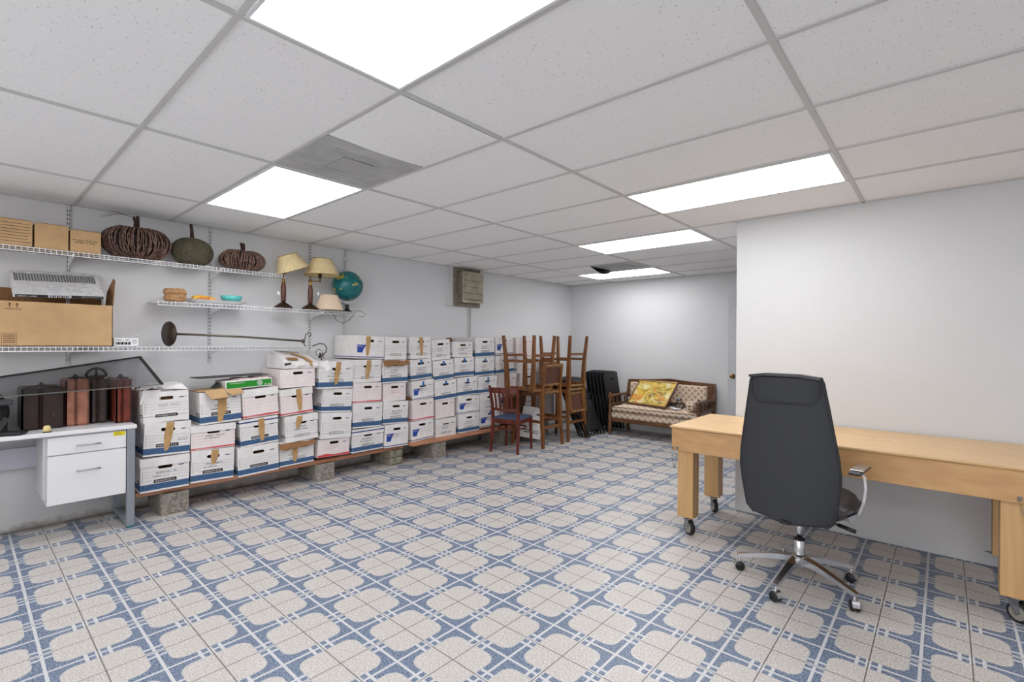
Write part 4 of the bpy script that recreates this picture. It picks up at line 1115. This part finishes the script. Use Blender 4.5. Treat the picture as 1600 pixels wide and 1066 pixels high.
m = MB(); m.prism([(.05, -.26, -.004), (.12, -.24, .045), (-.05, -.2, .06), (-.1, -.24, .01)], (0, .004, .002)); m.build('dark_flap', mat('dark_green_card', (34, 48, 36), .6), t)
m = MB(); m.M = Matrix.Translation((-4.7, 1.6, 1.052)) @ Matrix.Rotation(R(1.5), 4, 'X'); m.box(-.13, .1, -.29, .27, 0, .005)
tag(m.build('dark_folder', mat('black_card', (44, 42, 42), .6)), 'thin black folder lying across the papers above the green box', 'folder')

# crushed wrapped package
t = thing('crushed_package', 'crushed white package bound with brown tape on top of the fourth stack', 'package', (-4.68, 2.125, 1.11)); m = MB(); rd = random.Random(12)
pf = [(.18, 0), (.19, .03), (.185, .06), (.1, .1), (-.05, .145), (-.17, .15), (-.18, .1), (-.18, 0)]
n = 12; vs = []
for j in range(n + 1):
    y = -.165 + .33 * j / n; k = 1 - .18 * (j / n)
    for x, z in pf: vs.append((x + rd.uniform(-.005, .005), y + rd.uniform(-.004, .004), max(0, z * k + (rd.uniform(-.006, .006) if z else 0))))
P_ = len(pf); m.add(vs, [(j * P_ + i, j * P_ + (i + 1) % P_, (j + 1) * P_ + (i + 1) % P_, (j + 1) * P_ + i) for j in range(n) for i in range(P_)] + [tuple(range(P_)), tuple(n * P_ + i for i in range(P_))])
m.build('wrapping', M_bwhite, t)
m = MB(); m.ribbon([(-.16, -.05, .15), (-.05, 0, .145), (.1, .06, .104), (.185, .09, .062), (.196, .1, .02)], .05, .002, 0, (0, 0, 1)); m.build('packing_tape', M_tape, t)
m = MB(); m.prism([(.12, -.12, .1), (.13, -.02, .097), (.165, -.02, .076), (.155, -.11, .08)], (.001, 0, .003), 0); m.prism([(-.1, -.13, .158), (-.1, .1, .142), (-.085, .1, .14), (-.085, -.13, .156)], (0, 0, .003), 1); m.prism([(.192, -.16, .03), (.192, -.1, .04), (.193, -.1, .056), (.193, -.16, .05)], (.001, 0, 0), 1)
m.build('printed_marks', [M_card_d, M_black], t)

# ================================================================ WOODEN CHAIR
t = thing('wooden_chair', 'dark red wooden slat-back chair with a blue seat beside the file boxes', 'chair', (-4.13, 4.69, 0), R(14))
W = .185
for sx in (-1, 1):
    m = MB(); m.ribbon([(sx * .19, -.215, 0), (sx * .18, -.19, .2), (sx * .175, -.185, .42), (sx * .18, -.2, .6), (sx * .195, -.245, .83)], [.026, .032, .034, .03, .024], [.026, .034, .036, .03, .022], 0, (0, 1, 0)); m.build('back_leg', M_mahog, t)
    m = MB(); m.ribbon([(sx * .185, .19, 0), (sx * .18, .18, .22), (sx * .175, .175, .41)], [.024, .03, .036], [.024, .03, .036], 0, (0, 1, 0)); m.build('front_leg', M_mahog, t)
m = MB()
m.box(-.17, .17, -.2, -.175, .36, .415); m.box(-.17, .17, .165, .19, .36, .415); m.box(-.19, -.165, -.18, .18, .36, .415); m.box(.165, .19, -.18, .18, .36, .415)
m.build('apron', M_mahog, t)
m = MB(); m.tube([(.175 * math.copysign(abs(math.cos(a)) ** .8, math.cos(a)), .18 * math.copysign(abs(math.sin(a)) ** .8, math.sin(a)), .29) for a in [2 * PI * k / 28 for k in range(28)]], .011, 8, closed=True); m.build('hoop_stretcher', M_mahog, t)
m = MB()
def seat(u, v): x = u * 2 - 1; y = v * 2 - 1; e = max(abs(x), abs(y)); return (.2 * x, .2 * y, .417 + .032 * (1 - e ** 6))
m.grid(seat, 14, 14); m.box(-.198, .198, -.198, .198, .414, .42); m.build('seat', mat('blue_vinyl', (66, 80, 108), .5, bump=(50, .2)), t)
m = MB(); m.ribbon([(-.19, -.232, .77), (-.1, -.252, .775), (0, -.26, .775), (.1, -.252, .775), (.19, -.232, .77)], .07, .018, 0, (0, 1, 0)); m.build('top_rail', M_mahog, t)
m = MB(); m.ribbon([(-.175, -.195, .535), (0, -.225, .53), (.175, -.195, .535)], .035, .02, 0, (0, 1, 0)); m.build('lower_rail', M_mahog, t)
for q in range(5):
    x = -.11 + q * .055; m = MB(); m.ribbon([(x, -.218, .54), (x, -.235, .65), (x * 1.08, -.253, .75)], .024, .009, 0, (0, 1, 0)); m.build('slat', M_mahog, t)

# ================================================================ WOVEN STOOLS
M_leather = mat('brown_woven_leather', (98, 60, 46), .55, noise=(120, .45), bump=(160, .8))
M_strap = mat('tan_leather_strap', (184, 138, 84), .5, noise=(60, .3))
def make_stool(name, label, loc, rot, group):
    t = thing('bar_stool', label, 'bar stool', loc, group=group, rot=rot)
    w, d, sh = .185, .22, .73
    for sx in (-1, 1):
        m = MB(); m.ribbon([(sx * (w + .03), -d - .045, 0), (sx * (w + .01), -d - .01, .35), (sx * w, -d, .66), (sx * w, -d - .005, .8), (sx * w, -d - .045, 1.09)], [.032, .04, .05, .042, .032], [.032, .044, .056, .042, .03], 0, (0, 1, 0))
        m.build('back_leg', M_stool, t)
        m = MB(); m.ribbon([(sx * (w + .03), d + .04, 0), (sx * (w + .01), d + .015, .4), (sx * w, d, .6), (sx * w, d - .005, sh - .005)], [.032, .04, .048, .048], [.032, .042, .054, .054], 0, (0, 1, 0))
        m.build('front_leg', M_stool, t)
        m = MB(); m.bar((sx * (w + .012), -d - .01, .335), (sx * (w + .012), d + .02, .335), .022, .034, ref=(0, 0, 1)); m.build('side_stretcher', M_stool, t)
        m = MB(); m.ribbon([(sx * w, -d, sh - .03), (sx * w, 0, sh - .045), (sx * w, d, sh - .03)], .03, .05, 0, (0, 0, 1)); m.build('side_rail', M_stool, t)
    for yy, z in ((-d - .015, .26), (d + .022, .26)):
        m = MB(); m.bar((-w - .015, yy, z), (w + .015, yy, z), .022, .034, ref=(0, 0, 1)); m.build('cross_stretcher', M_stool, t)
    m = MB(); m.tube([(-w, -d, sh - .02), (w, -d, sh - .02)], .016, 8); m.tube([(-w, d, sh - .02), (w, d, sh - .02)], .016, 8)
    m.grid(lambda u, v: (-w + .01 + 2 * (w - .01) * u, -d + 2 * d * v, sh - .004 - .022 * math.sin(PI * u) * .7), 10, 10)
    m.grid(lambda u, v: (-w + .01 + 2 * (w - .01) * u, -d + 2 * d * v, sh - .014 - .022 * math.sin(PI * u) * .7), 10, 10)
    sm_ = m
    def straps(y, z, m, r=.02):
        for q in range(9):
            x = -w + .035 + q * (2 * w - .07) / 8
            m.tube([(x - .007, y, z), (x + .007, y, z)], r, 8, 1)
    straps(-d, sh - .02, sm_); straps(d, sh - .02, sm_); sm_.build('seat', [M_leather, M_strap], t)
    m = MB(); 
    m.tube([(-w, -d - .008, .815), (w, -d - .008, .815)], .014, 8); m.tube([(-w, -d - .042, 1.065), (w, -d - .042, 1.065)], .014, 8)
    for o in (0, .008): m.grid(lambda u, v: (-w + .016 + 2 * (w - .016) * u, -d - .014 - o + .02 - .034 * v - .012 * math.sin(PI * u), .815 + .25 * v), 10, 6)
    straps(-d - .008, .815, m, .019); straps(-d - .042, 1.065, m, .019); m.build('backrest', [M_leather, M_strap], t)
    return t
GS = 'walnut stools with woven leather, stacked in pairs'
s0 = make_stool('', 'upright walnut bar stool, nearer of the two standing ones, woven back facing the camera', (-4.13, 5.21, 0), (0, 0, R(90)), GS)
dup(s0, (-4.15, 5.81, 0), 'upright walnut bar stool standing farther, beside the black folding chairs', (0, 0, R(-90)), GS)
dup(s0, (-4.14, 5.03, 1.462), 'upside-down walnut bar stool, legs up, left one above the wooden chair', (PI, 0, R(90)), GS)
dup(s0, (-4.17, 5.86, 1.47), 'upside-down walnut bar stool whose woven back hangs down on the right', (PI, 0, R(-90)), GS)

# ================================================================ FOLDING CHAIRS
M_fold = mat('black_moulded_plastic', (24, 25, 28), .42, bump=(150, .15)); M_foldm = mat('black_tube', (14, 14, 16), .35, .3)
def make_folding(label, loc, rot, group):
    t = thing('folding_chair', label, 'folding chair', loc, group=group, rot=rot); H, w = .9, .205
    for s in (-1, 1):
        m = MB(); m.tube([(0, s * w, .012), (.0, s * w, .5), (0, s * w * .96, H - .04), (0, s * w * .88, H - .01)], .012, 8); m.build('front_leg', M_foldm, t)
        m = MB(); m.tube([(-.024, s * (w - .028), .012), (-.024, s * (w - .03), .62)], .011, 8); m.build('back_leg', M_foldm, t)
        m = MB(); m.M = Matrix.Translation((0, s * w, 0)); m.lathe([(.015, 0), (.016, .025), (.013, .03)], 10); m.build('rubber_foot', M_dark, t)
    m = MB()
    def bk(u, v, o=0): y = (-1 + 2 * u); x = .008 + .012 * math.cos(y * 1.2) + o; return (x, y * w * .97, .575 + (H - .575) * v + .028 * (1 - y * y) * v)
    vs = m.grid(lambda u, v: bk(u, v), 12, 8); m.grid(lambda u, v: bk(u, v, -.016), 12, 8)
    m.ribbon([bk(k / 10, 1, -.008) for k in range(11)], .012, .022, 0, (1, 0, 0)); m.ribbon([bk(k / 10, 0, -.008) for k in range(11)], .012, .018, 0, (1, 0, 0))
    b = m.build('backrest', M_fold, t)
    m = MB(); m.prism([(.0215, -.085, .79), (.0215, .085, .79), (.0215, .07, .82), (.0215, .0, .835), (.0215, -.07, .82)], (.001, 0, 0)); m.build('hand_slot', mat('deep_black', (6, 6, 7), .9), b)
    m = MB(); m.box(-.008, .012, -w + .016, w - .016, .1, .565, 0, .008)
    for q in range(3): m.box(.012, .017, -w + .05, w - .05, .18 + q * .13, .19 + q * .13, 0, .002)
    m.build('seat', M_fold, t)
    m = MB(); m.tube([(0, -w, .14), (0, w, .14)], .008, 8); m.tube([(-.024, -w + .03, .09), (-.024, w - .03, .09)], .008, 8); m.build('crossbar', M_foldm, t)
    return t
GF = 'black folding chairs leaning in rows'
th = R(-27)
f0 = make_folding('front black folding chair of the row leaning between the stools and the settee', (-3.8, 6.2, .012), (0, th, 0), GF)
for q in range(1, 4):
    dup(f0, (-3.8 - .058 * q, 6.19 + .015 * (q % 2), .012), 'black folding chair, %s in the row behind the stools' % ['', 'second', 'third', 'fourth'][q], (0, th, 0), GF)
for q in range(6):
    dup(f0, (-3.82 - .065 * q, 6.83, .01), 'black folding chair by the far wall, %s from the settee' % ['first', 'second', 'third', 'fourth', 'fifth', 'sixth'][q], (0, R(-9), 0), GF)

# ================================================================ SETTEE
M_sw = wood_material('settee_wood', (120, 80, 48), (74, 46, 28), .35, 4, 'X'); M_up = lattice_material('lattice_upholstery', (228, 210, 188), (186, 160, 138))
SX, SY = -3.1, 6.78; HW = .665
t = thing('settee', 'small antique wooden settee with diamond-pattern upholstery against the back wall', 'sofa', (SX, SY, 0))
yf, yb = -.28, .28
for sx in (-1, 1):
    m = MB(); m.M = Matrix.Translation((sx * HW, yf, 0)); m.lathe([(.016, 0), (.02, .03), (.026, .1), (.03, .17), (.03, .24), (.024, .26), (.028, .3), (.02, .36), (.026, .42), (.018, .5), (.028, .55), (.028, .575)], 12)
    m.ball((0, 0, .615), .018, 0, 10, 6); m.build('front_post', M_sw, t)
    m = MB(); m.ribbon([(sx * HW, yb, 0), (sx * HW, yb, .4), (sx * HW, yb + .02, .6), (sx * HW * .99, yb + .045, .8)], [.04, .045, .05, .04], [.04, .05, .05, .03], 0, (0, 1, 0)); m.build('back_post', M_sw, t)
    m = MB(); m.box(sx * HW - .03, sx * HW + .03, yf - .03, yb, .565, .6, 0, .008); m.box(sx * HW - .02, sx * HW + .02, yf, yb, .44, .465, 0, .004)
    m.build('arm_rail', M_sw, t)
    for q in range(4):
        y = yf + .09 + q * .12; m = MB(); m.M = Matrix.Translation((sx * HW, y, 0)); m.lathe([(.008, .465), (.018, .485), (.008, .5), (.022, .52), (.008, .542), (.012, .566)], 10); m.build('arm_spindle', M_sw, t)
m = MB(); m.box(-HW, HW, yf - .012, yf + .02, .2, .255, 0, .006); m.box(-HW, HW, yb - .02, yb + .02, .2, .255, 0, .006); m.box(-HW - .012, -HW + .02, yf, yb, .2, .255); m.box(HW - .02, HW + .012, yf, yb, .2, .255); m.build('seat_rail', M_sw, t)
m = MB(); m.box(-HW + .022, HW - .022, yf - .015, yb - .02, .256, .345, 0, .02); m.build('upholstered_base', M_up, t)
m = MB()
def cu(u, v): x = u * 2 - 1; y = v * 2 - 1; e = max(abs(x) ** 8, abs(y) ** 4); return (x * (HW - .025), yf + .0 + (yb - .05 - yf) * v, .36 + .095 * (1 - .55 * e))
m.box(-HW + .025, HW - .025, yf - .02, yb - .04, .348, .43, 0, .03); m.grid(cu, 30, 12); c_ = m.build('seat_cushion', M_up, t)
m = MB(); m.tube([(-HW + .04, yf - .02, .422), (HW - .04, yf - .02, .422)], .006, 6); m.tube([(-HW + .04, yf - .02, .356), (HW - .04, yf - .02, .356)], .006, 6); m.build('piping', mat('brown_piping', (120, 96, 82), .8), c_)
m = MB(); m.ribbon([(-HW, yb + .04, .775), (-.3, yb + .045, .79), (0, yb + .045, .815), (.3, yb + .045, .79), (HW, yb + .04, .775)], .055, .03, 0, (0, 1, 0)); m.box(-HW, HW, yb, yb + .03, .47, .5); m.box(HW - .09, HW - .02, yb + .0, yb + .045, .46, .77, 0, .005); m.build('back_frame', M_sw, t)
m = MB(); m.box(-HW + .03, HW - .09, yb - .01, yb + .035, .48, .765, 0, .02); m.build('back_upholstery', M_up, t)
# bolster, painting, jar, paper
t = thing('bolster_cushion', 'small round bolster cushion at the right end of the settee', 'cushion', (-2.565, 6.74, .53)); m = MB(); m.M = Matrix.Rotation(PI / 2, 4, 'X')
m.lathe([(.001, -.23), (.05, -.226), (.062, -.21), (.064, 0), (.062, .21), (.05, .226), (.001, .23)], 24); m.build('cover', M_up, t)
m = MB(); m.M = Matrix.Rotation(PI / 2, 4, 'X'); m.lathe([(.016, .228), (.012, .236), (.001, .238)], 12); m.build('button', M_sw, t)
pb = Vector((-3.25, 6.62, .462)); up = Vector((.06, .30, .345)).normalized(); rt = Vector((1, -.2, 0)).normalized(); nr = rt.cross(up).normalized(); up = nr.cross(rt).normalized()
Mx = Matrix((rt, up, nr)).transposed().to_4x4(); Mx.translation = pb
t = thing('framed_painting', 'framed yellow and green painting leaning on the settee', 'painting', (0, 0, 0)); t.matrix_world = Mx
PW, PH = .345, .47; m = MB(); fw = .03
m.box(-PW, PW, 0, fw, -.012, .014, 0, .004); m.box(-PW, PW, PH - fw, PH, -.012, .014, 0, .004); m.box(-PW, -PW + fw, fw, PH - fw, -.012, .014, 0, .004); m.box(PW - fw, PW, fw, PH - fw, -.012, .014, 0, .004)
fr = m.build('frame', mat('dark_wood_frame', (96, 62, 34), .4, noise=(20, .2)), t)
m = MB(); g = .01
for a in ((-PW + fw - g, PW - fw + g, fw - g, fw), (-PW + fw - g, PW - fw + g, PH - fw, PH - fw + g), (-PW + fw - g, -PW + fw, fw, PH - fw), (PW - fw, PW - fw + g, fw, PH - fw)): m.box(a[0], a[1], a[2], a[3], .014, .017)
m.build('gilt_slip', mat('gilt', (196, 160, 84), .35, .5), fr)
m = MB(); m.box(-PW + fw, PW - fw, fw, PH - fw, -.004, .006); m.build('canvas', painting_material(), t)
t = thing('glass_jar', 'small clear glass jar with a silver lid on the settee beside the painting', 'jar', (-2.78, 6.7, .455))
m = MB(); m.lathe([(.001, 0), (.045, 0), (.05, .01), (.05, .09), (.036, .11), (.036, .125), (.033, .125), (.033, .11), (.046, .09), (.046, .012), (.001, .004)], 24); m.build('jar_body', clear_glass(), t)
m = MB(); m.lathe([(.038, .122), (.039, .14), (.03, .15), (.001, .152)], 24); m.build('lid', mat('grey_metal_lid', (120, 124, 130), .3, .9), t)
m = MB(); rd = random.Random(5); m.M = Matrix.Translation((-2.84, 6.6, .452)); vs = [(rd.uniform(-.01, .01) + .14 * i / 5 - .03, .08 * j / 4 - .04 + rd.uniform(-.01, .01), .004 + rd.uniform(0, .022) * (1 + (i < 2))) for j in range(5) for i in range(6)]
m.add(vs, [(j * 6 + i, j * 6 + i + 1, (j + 1) * 6 + i + 1, (j + 1) * 6 + i) for j in range(4) for i in range(5)], 0, False)
tag(m.build('tissue_paper', mat('tissue_white', (226, 226, 230), .8)), 'crumpled white tissue paper on the settee in front of the jar', 'tissue paper')
t = thing('silver_trinket', 'small dark and silver trinket on the settee by its left arm', 'trinket', (-3.6, 6.78, .456)); m = MB(); m.lathe([(.03, 0), (.036, .02), (.024, .05), (.03, .08), (.014, .1), (.001, .105)], 14); m.build('body', mat('dull_silver', (150, 152, 156), .35, .8, noise=(60, .5)), t)

# ================================================================ WORK TABLE
TX0, TX1, TY0, TY1, TZ = -1.48, .37, 3.40, 4.225, .776
t = thing('work_table', 'long birch plywood table on casters standing against the white wall', 'table', ((TX0 + TX1) / 2, (TY0 + TY1) / 2, 0)); ox, oy = (TX0 + TX1) / 2, (TY0 + TY1) / 2
hx, hy = (TX1 - TX0) / 2, (TY1 - TY0) / 2
M_ply = mat('plywood_edge', (190, 150, 96), .6, noise=(90, .25), stretch=(.05, .05, 6))
m = MB(); m.box(-hx, hx, -hy, hy, TZ - .012, TZ, 0, .0015); m.box(-hx + .006, hx - .006, -hy + .006, hy - .006, TZ - .02, TZ - .012, 1)
for a in ((.22, .02), (.235, .03), (.27, .015), (.3, .02)): m.M = Matrix.Translation((a[0] + .0, -.05 + a[1] * 2, TZ)); m.lathe([(.005, .0001), (.0045, .0004)], 8, 2)
m.M = Matrix(); m.build('tabletop', [M_mple, M_ply, mat('dark_knot', (96, 62, 34), .7)], t)
m = MB(); m.box(-hx + .012, hx - .012, -hy + .008, -hy + .028, .602, TZ - .021, 0, .001); m.build('front_apron', M_mplf, t)
m = MB(); m.box(-hx + .012, hx - .012, hy - .028, hy - .008, .602, TZ - .021, 0, .001); m.build('back_apron', M_mplf, t)
for s in (-1, 1):
    m = MB(); m.box(s * (hx - .022) - .01, s * (hx - .022) + .01, -hy + .03, hy - .03, .602, TZ - .021, 0, .001); m.build('end_apron', M_mplf, t)
lw = .056
LEGS = ((-1.378, 3.487, -35), (-1.41, 4.1, -50), (.268, 3.487, -40), (.275, 4.1, -40))
for lx, ly, ca in LEGS:
    x, y = lx - ox, ly - oy
    m = MB(); m.box(x - lw, x + lw, y - lw + .001, y + lw, .128, TZ - .022, 0, .002); L = m.build('leg', M_mplv, t)
    T = Matrix.Translation((x, y, 0)) @ Matrix.Rotation(R(ca), 4, 'Z')
    m = MB(); m.M = T; m.box(-.045, .045, -.04, .04, .122, .1275, 0, .001)
    m.lathe([(.026, .11), (.03, .122)], 16)
    for s in (-1, 1):
        m.prism([(-.024, s * .0175, .112), (.03, s * .0175, .112), (.036, s * .0175, .05), (.02, s * .0175, .038), (.008, s * .0175, .05)], (0, s * .003, 0))
    m.tube([(.022, -.024, .05), (.022, .024, .05)], .006, 8)
    cs = m.build('caster_fork', M_steel, L)
    m = MB(); m.M = T @ Matrix.Translation((.022, 0, .05)) @ Matrix.Rotation(PI / 2, 4, 'X')
    m.lathe([(.036, -.015), (.048, -.014), (.05, -.008), (.05, .008), (.048, .014), (.036, .015)], 28, 0); m.lathe([(.008, -.0165), (.036, -.0155)], 24, 1, False, False); m.lathe([(.036, .0155), (.008, .0165)], 24, 1, False, False)
    m.build('caster_wheel', [mat('black_rubber', (30, 30, 32), .6), mat('grey_wheel_hub', (150, 146, 136), .5)], L)
    m = MB(); m.M = T; m.prism([(-.04, -.02, .118), (-.04, .02, .118), (-.1, .014, .112), (-.1, -.014, .112)], (0, 0, .003)); m.build('brake_lever', M_steel, L)
def chain(x, z, seed):
    m = MB(); y = -hy + .008
    for s in (-.018, .018):
        m.M = Matrix.Translation((x + s, y - .003, z)); m.tube([(.008 * math.cos(k * PI / 5), -.006, .008 * math.sin(k * PI / 5)) for k in range(10)], .002, 5, closed=True); m.tube([(0, .004, 0), (0, -.006, 0)], .003, 6); m.ball((0, -.004, 0), .005, 0, 8, 5)
    m.M = Matrix(); n = 11
    for k in range(n):
        f = k / (n - 1); px = x - .018 + .036 * f if seed == 0 else x - .018 + .05 * f
        pz = z - .008 - (.13 if seed == 0 else .085) * math.sin(PI * f) ** .8
        a = Matrix.Translation((px, y - .01, pz)) @ Matrix.Rotation((PI / 2 if k % 2 else 0), 4, 'Z') @ Matrix.Rotation(PI / 2, 4, 'X'); m.M = a
        m.tube([(.005 * math.cos(q * PI / 4), .0095 * math.sin(q * PI / 4), 0) for q in range(8)], .0014, 4, closed=True)
    m.build('safety_chain', M_steel, t)
chain(-hx + .035, .622, 0); chain(hx - .075, .628, 1)

# ================================================================ OFFICE CHAIR
t = thing('office_chair', 'dark grey high-back office chair on a chrome five-star base facing the table', 'office chair', (-.615, 3.19, 0), R(-5))
M_char = mat('charcoal_mesh_fabric', (50, 52, 57), .7, noise=(300, .12)); M_leath = mat('charcoal_leather', (58, 58, 62), .34, bump=(90, .12)); M_trim = mat('black_trim', (34, 35, 39), .5)
prof = [(0, .14, .405), (.03, .182, .413), (.1, .214, .45), (.25, .235, .58), (.38, .244, .68), (.5, .238, .77), (.65, .22, .89), (.8, .2, 1.02), (.93, .182, 1.13), (.985, .176, 1.175), (1, .168, 1.19)]
def pw(v):
    for i in range(len(prof) - 1):
        a, b = prof[i], prof[i + 1]
        if v <= b[0]: f = (v - a[0]) / (b[0] - a[0]); return a[1] + (b[1] - a[1]) * f, a[2] + (b[2] - a[2]) * f
    return prof[-1][1], prof[-1][2]
def backy(z): return -.235 - .05 * math.sin((z - .45) / .74 * PI * .9) * .35 - .06 * ((z - .45) / .74) ** 2
def shell(u, v, off, k=1.0):
    w, z = pw(v); x = (u * 2 - 1); y = backy(z) + .045 * abs(x) ** 2.2 * (1 if off <= 0 else .8) + off * (1 - .75 * abs(x) ** 6)
    if v < .001: z += .015 * x * x
    return (x * w * k, y, z)
m = MB(); m.grid(lambda u, v: shell(u, v, -.012), 28, 36)
vs = [shell(0, v / 36, -.012) for v in range(37)]
m.grid(lambda u, v: shell(u, v, .012, .985), 28, 36)
b = m.build('backrest', M_char, t)
m = MB(); ring = [shell(k / 20, 0, 0) for k in range(21)] + [shell(1, k / 30, 0) for k in range(1, 31)] + [shell(1 - k / 20, 1, 0) for k in range(1, 21)] + [shell(0, 1 - k / 30, 0) for k in range(1, 30)]
m.tube(ring, .0085, 8, closed=True); m.build('edge_piping', M_trim, b)
m = MB(); m.grid(lambda u, v: (lambda p: (p[0], p[1] + .008 + .05 * (1 - abs(u * 2 - 1) ** 4) * math.sin(PI * min(1, v * 1.0)) ** .5, p[2]))(shell(.03 + .94 * u, .03 + .95 * v, .012)), 24, 24); m.build('front_cushion', M_leath, t)
# folded headrest panel on the back with a dark seam
def hp(u, v, off):
    x = u * 2 - 1; z = 1.05 + .138 * v; w = .166
    if v < .35: w = .158 - .03 * (1 - (v / .35)) ** 2.2
    return (x * w, backy(z) + .045 * abs(x * w / .18) ** 2.2 - .012 - off, z + .002 * x)
m = MB(); m.grid(lambda u, v: hp(u, v, .005 * min(1, 8 * v, 8 * u, 8 * (1 - u))), 20, 10); m.build('headrest_panel', M_char, t)
m = MB(); m.tube([hp(0, 1 - k / 10, .002) for k in range(11)] + [hp(k / 16, 0, .002) for k in range(1, 16)] + [hp(1, k / 10, .002) for k in range(11)], .0035, 6); m.build('headrest_seam', M_trim, t)
m = MB(); m.ribbon([(-.165, backy(1.19) + .03, 1.19), (-.08, backy(1.19) + .006, 1.203), (.08, backy(1.19) + .006, 1.203), (.165, backy(1.19) + .03, 1.19)], .06, .014, 0, (0, 0, 1)); m.build('top_roll', M_leath, t)
m = MB()
def st(u, v, s):
    x = u * 2 - 1; y = v * 2 - 1; e = min(1, (abs(x) ** 4 + abs(y) ** 4)); z = .47 + s * .07 * (1 - e) ** .4
    k = (1 - .12 * max(0, -y)); sq = 1 / max(1, (abs(x) ** 5 + abs(y) ** 5) ** .2)
    return (x * .25 * k * sq, .055 + y * .23 * sq, z + (.012 if s > 0 else 0))
m.grid(lambda u, v: st(u, v, 1), 20, 20); m.grid(lambda u, v: st(u, v, -1), 20, 20)
m.tube([st(k / 14, 0, 0)[:2] + (.47,) for k in range(14)] + [st(1, k / 14, 0)[:2] + (.47,) for k in range(14)] + [st(1 - k / 14, 1, 0)[:2] + (.47,) for k in range(14)] + [st(0, 1 - k / 14, 0)[:2] + (.47,) for k in range(14)], .012, 8, closed=True)
m.build('seat', M_leath, t)
m = MB(); m.box(-.09, .09, -.1, .12, .385, .42, 0, .01); m.box(-.03, .03, -.26, -.09, .4, .42, 0, .006); m.build('tilt_mechanism', M_dark, t)
m = MB(); m.tube([(.09, -.02, .405), (.2, -.05, .4)], .006, 8); m.tube([(.2, -.05, .4), (.28, -.07, .392)], .011, 8); m.build('height_lever', M_dark, t)
for s in (-1, 1):
    m = MB(); pts = [(s * .17, .02, .412), (s * .235, .015, .425), (s * .28, .005, .47), (s * .305, -.005, .54), (s * .315, -.01, .61), (s * .31, -.01, .67), (s * .295, -.01, .69)]
    m.ribbon(pts, [.026, .03, .032, .03, .028, .026, .024], .012, 0, (1, 0, .6)); a = m.build('armrest', M_chrome, t)
    m = MB(); m.M = Matrix.Translation((s * .275, .03, .695)); m.box(-.03, .032, -.11, .13, -.012, .006, 0, .008); m.box(-.028, .034, -.08, .12, .006, .014, 1, .004); m.build('arm_pad', [M_leath, M_chrome], a)
m = MB(); m.lathe([(.014, .25), (.014, .385)], 16); m.lathe([(.026, .16), (.027, .165), (.027, .25), (.02, .256)], 20); m.build('gas_cylinder', M_chrome, t)
m = MB(); m.lathe([(.026, .249), (.03, .25), (.03, .258), (.02, .262)], 20); m.build('cylinder_collar', M_dark, t)
m = MB(); m.lathe([(.03, .1), (.042, .11), (.044, .15), (.034, .168), (.001, .17)], 20); hub = m.build('base_hub', M_chrome, t)
for q in range(5):
    a = R(186 + 72 * q + 8); dx, dy = math.cos(a), math.sin(a)
    m = MB(); pr = [(.03, .142, .05, .036), (.12, .134, .038, .03), (.22, .112, .03, .024), (.3, .092, .028, .022), (.322, .086, .026, .02)]
    m.ribbon([(dx * p[0], dy * p[0], p[1]) for p in pr], [p[2] for p in pr], [p[3] for p in pr], 0, (0, 0, 1)); l = m.build('base_leg', M_chrome, t)
    T = Matrix.Translation((dx * .312, dy * .312, 0)) @ Matrix.Rotation(a + R((20, 70, -40, 120, 200)[q]), 4, 'Z')
    m = MB(); m.M = T; m.tube([(0, 0, .084), (0, 0, .05)], .007, 8); m.ribbon([(.022 * 1.3 * math.cos(w), 0, .028 + .031 * math.sin(w)) for w in [PI * k / 10 for k in range(11)]], .034, .004, 0, (0, 0, 1)); m.build('caster_hood', M_chrome, l)
    m = MB()
    for s in (-1, 1): m.M = T @ Matrix.Translation((0, s * .013, .0275)) @ Matrix.Rotation(PI / 2, 4, 'X'); m.lathe([(.001, -.009), (.024, -.009), (.0265, -.005), (.0265, .005), (.024, .009), (.001, .009)], 20)
    m.build('caster_wheel', M_dark, l)
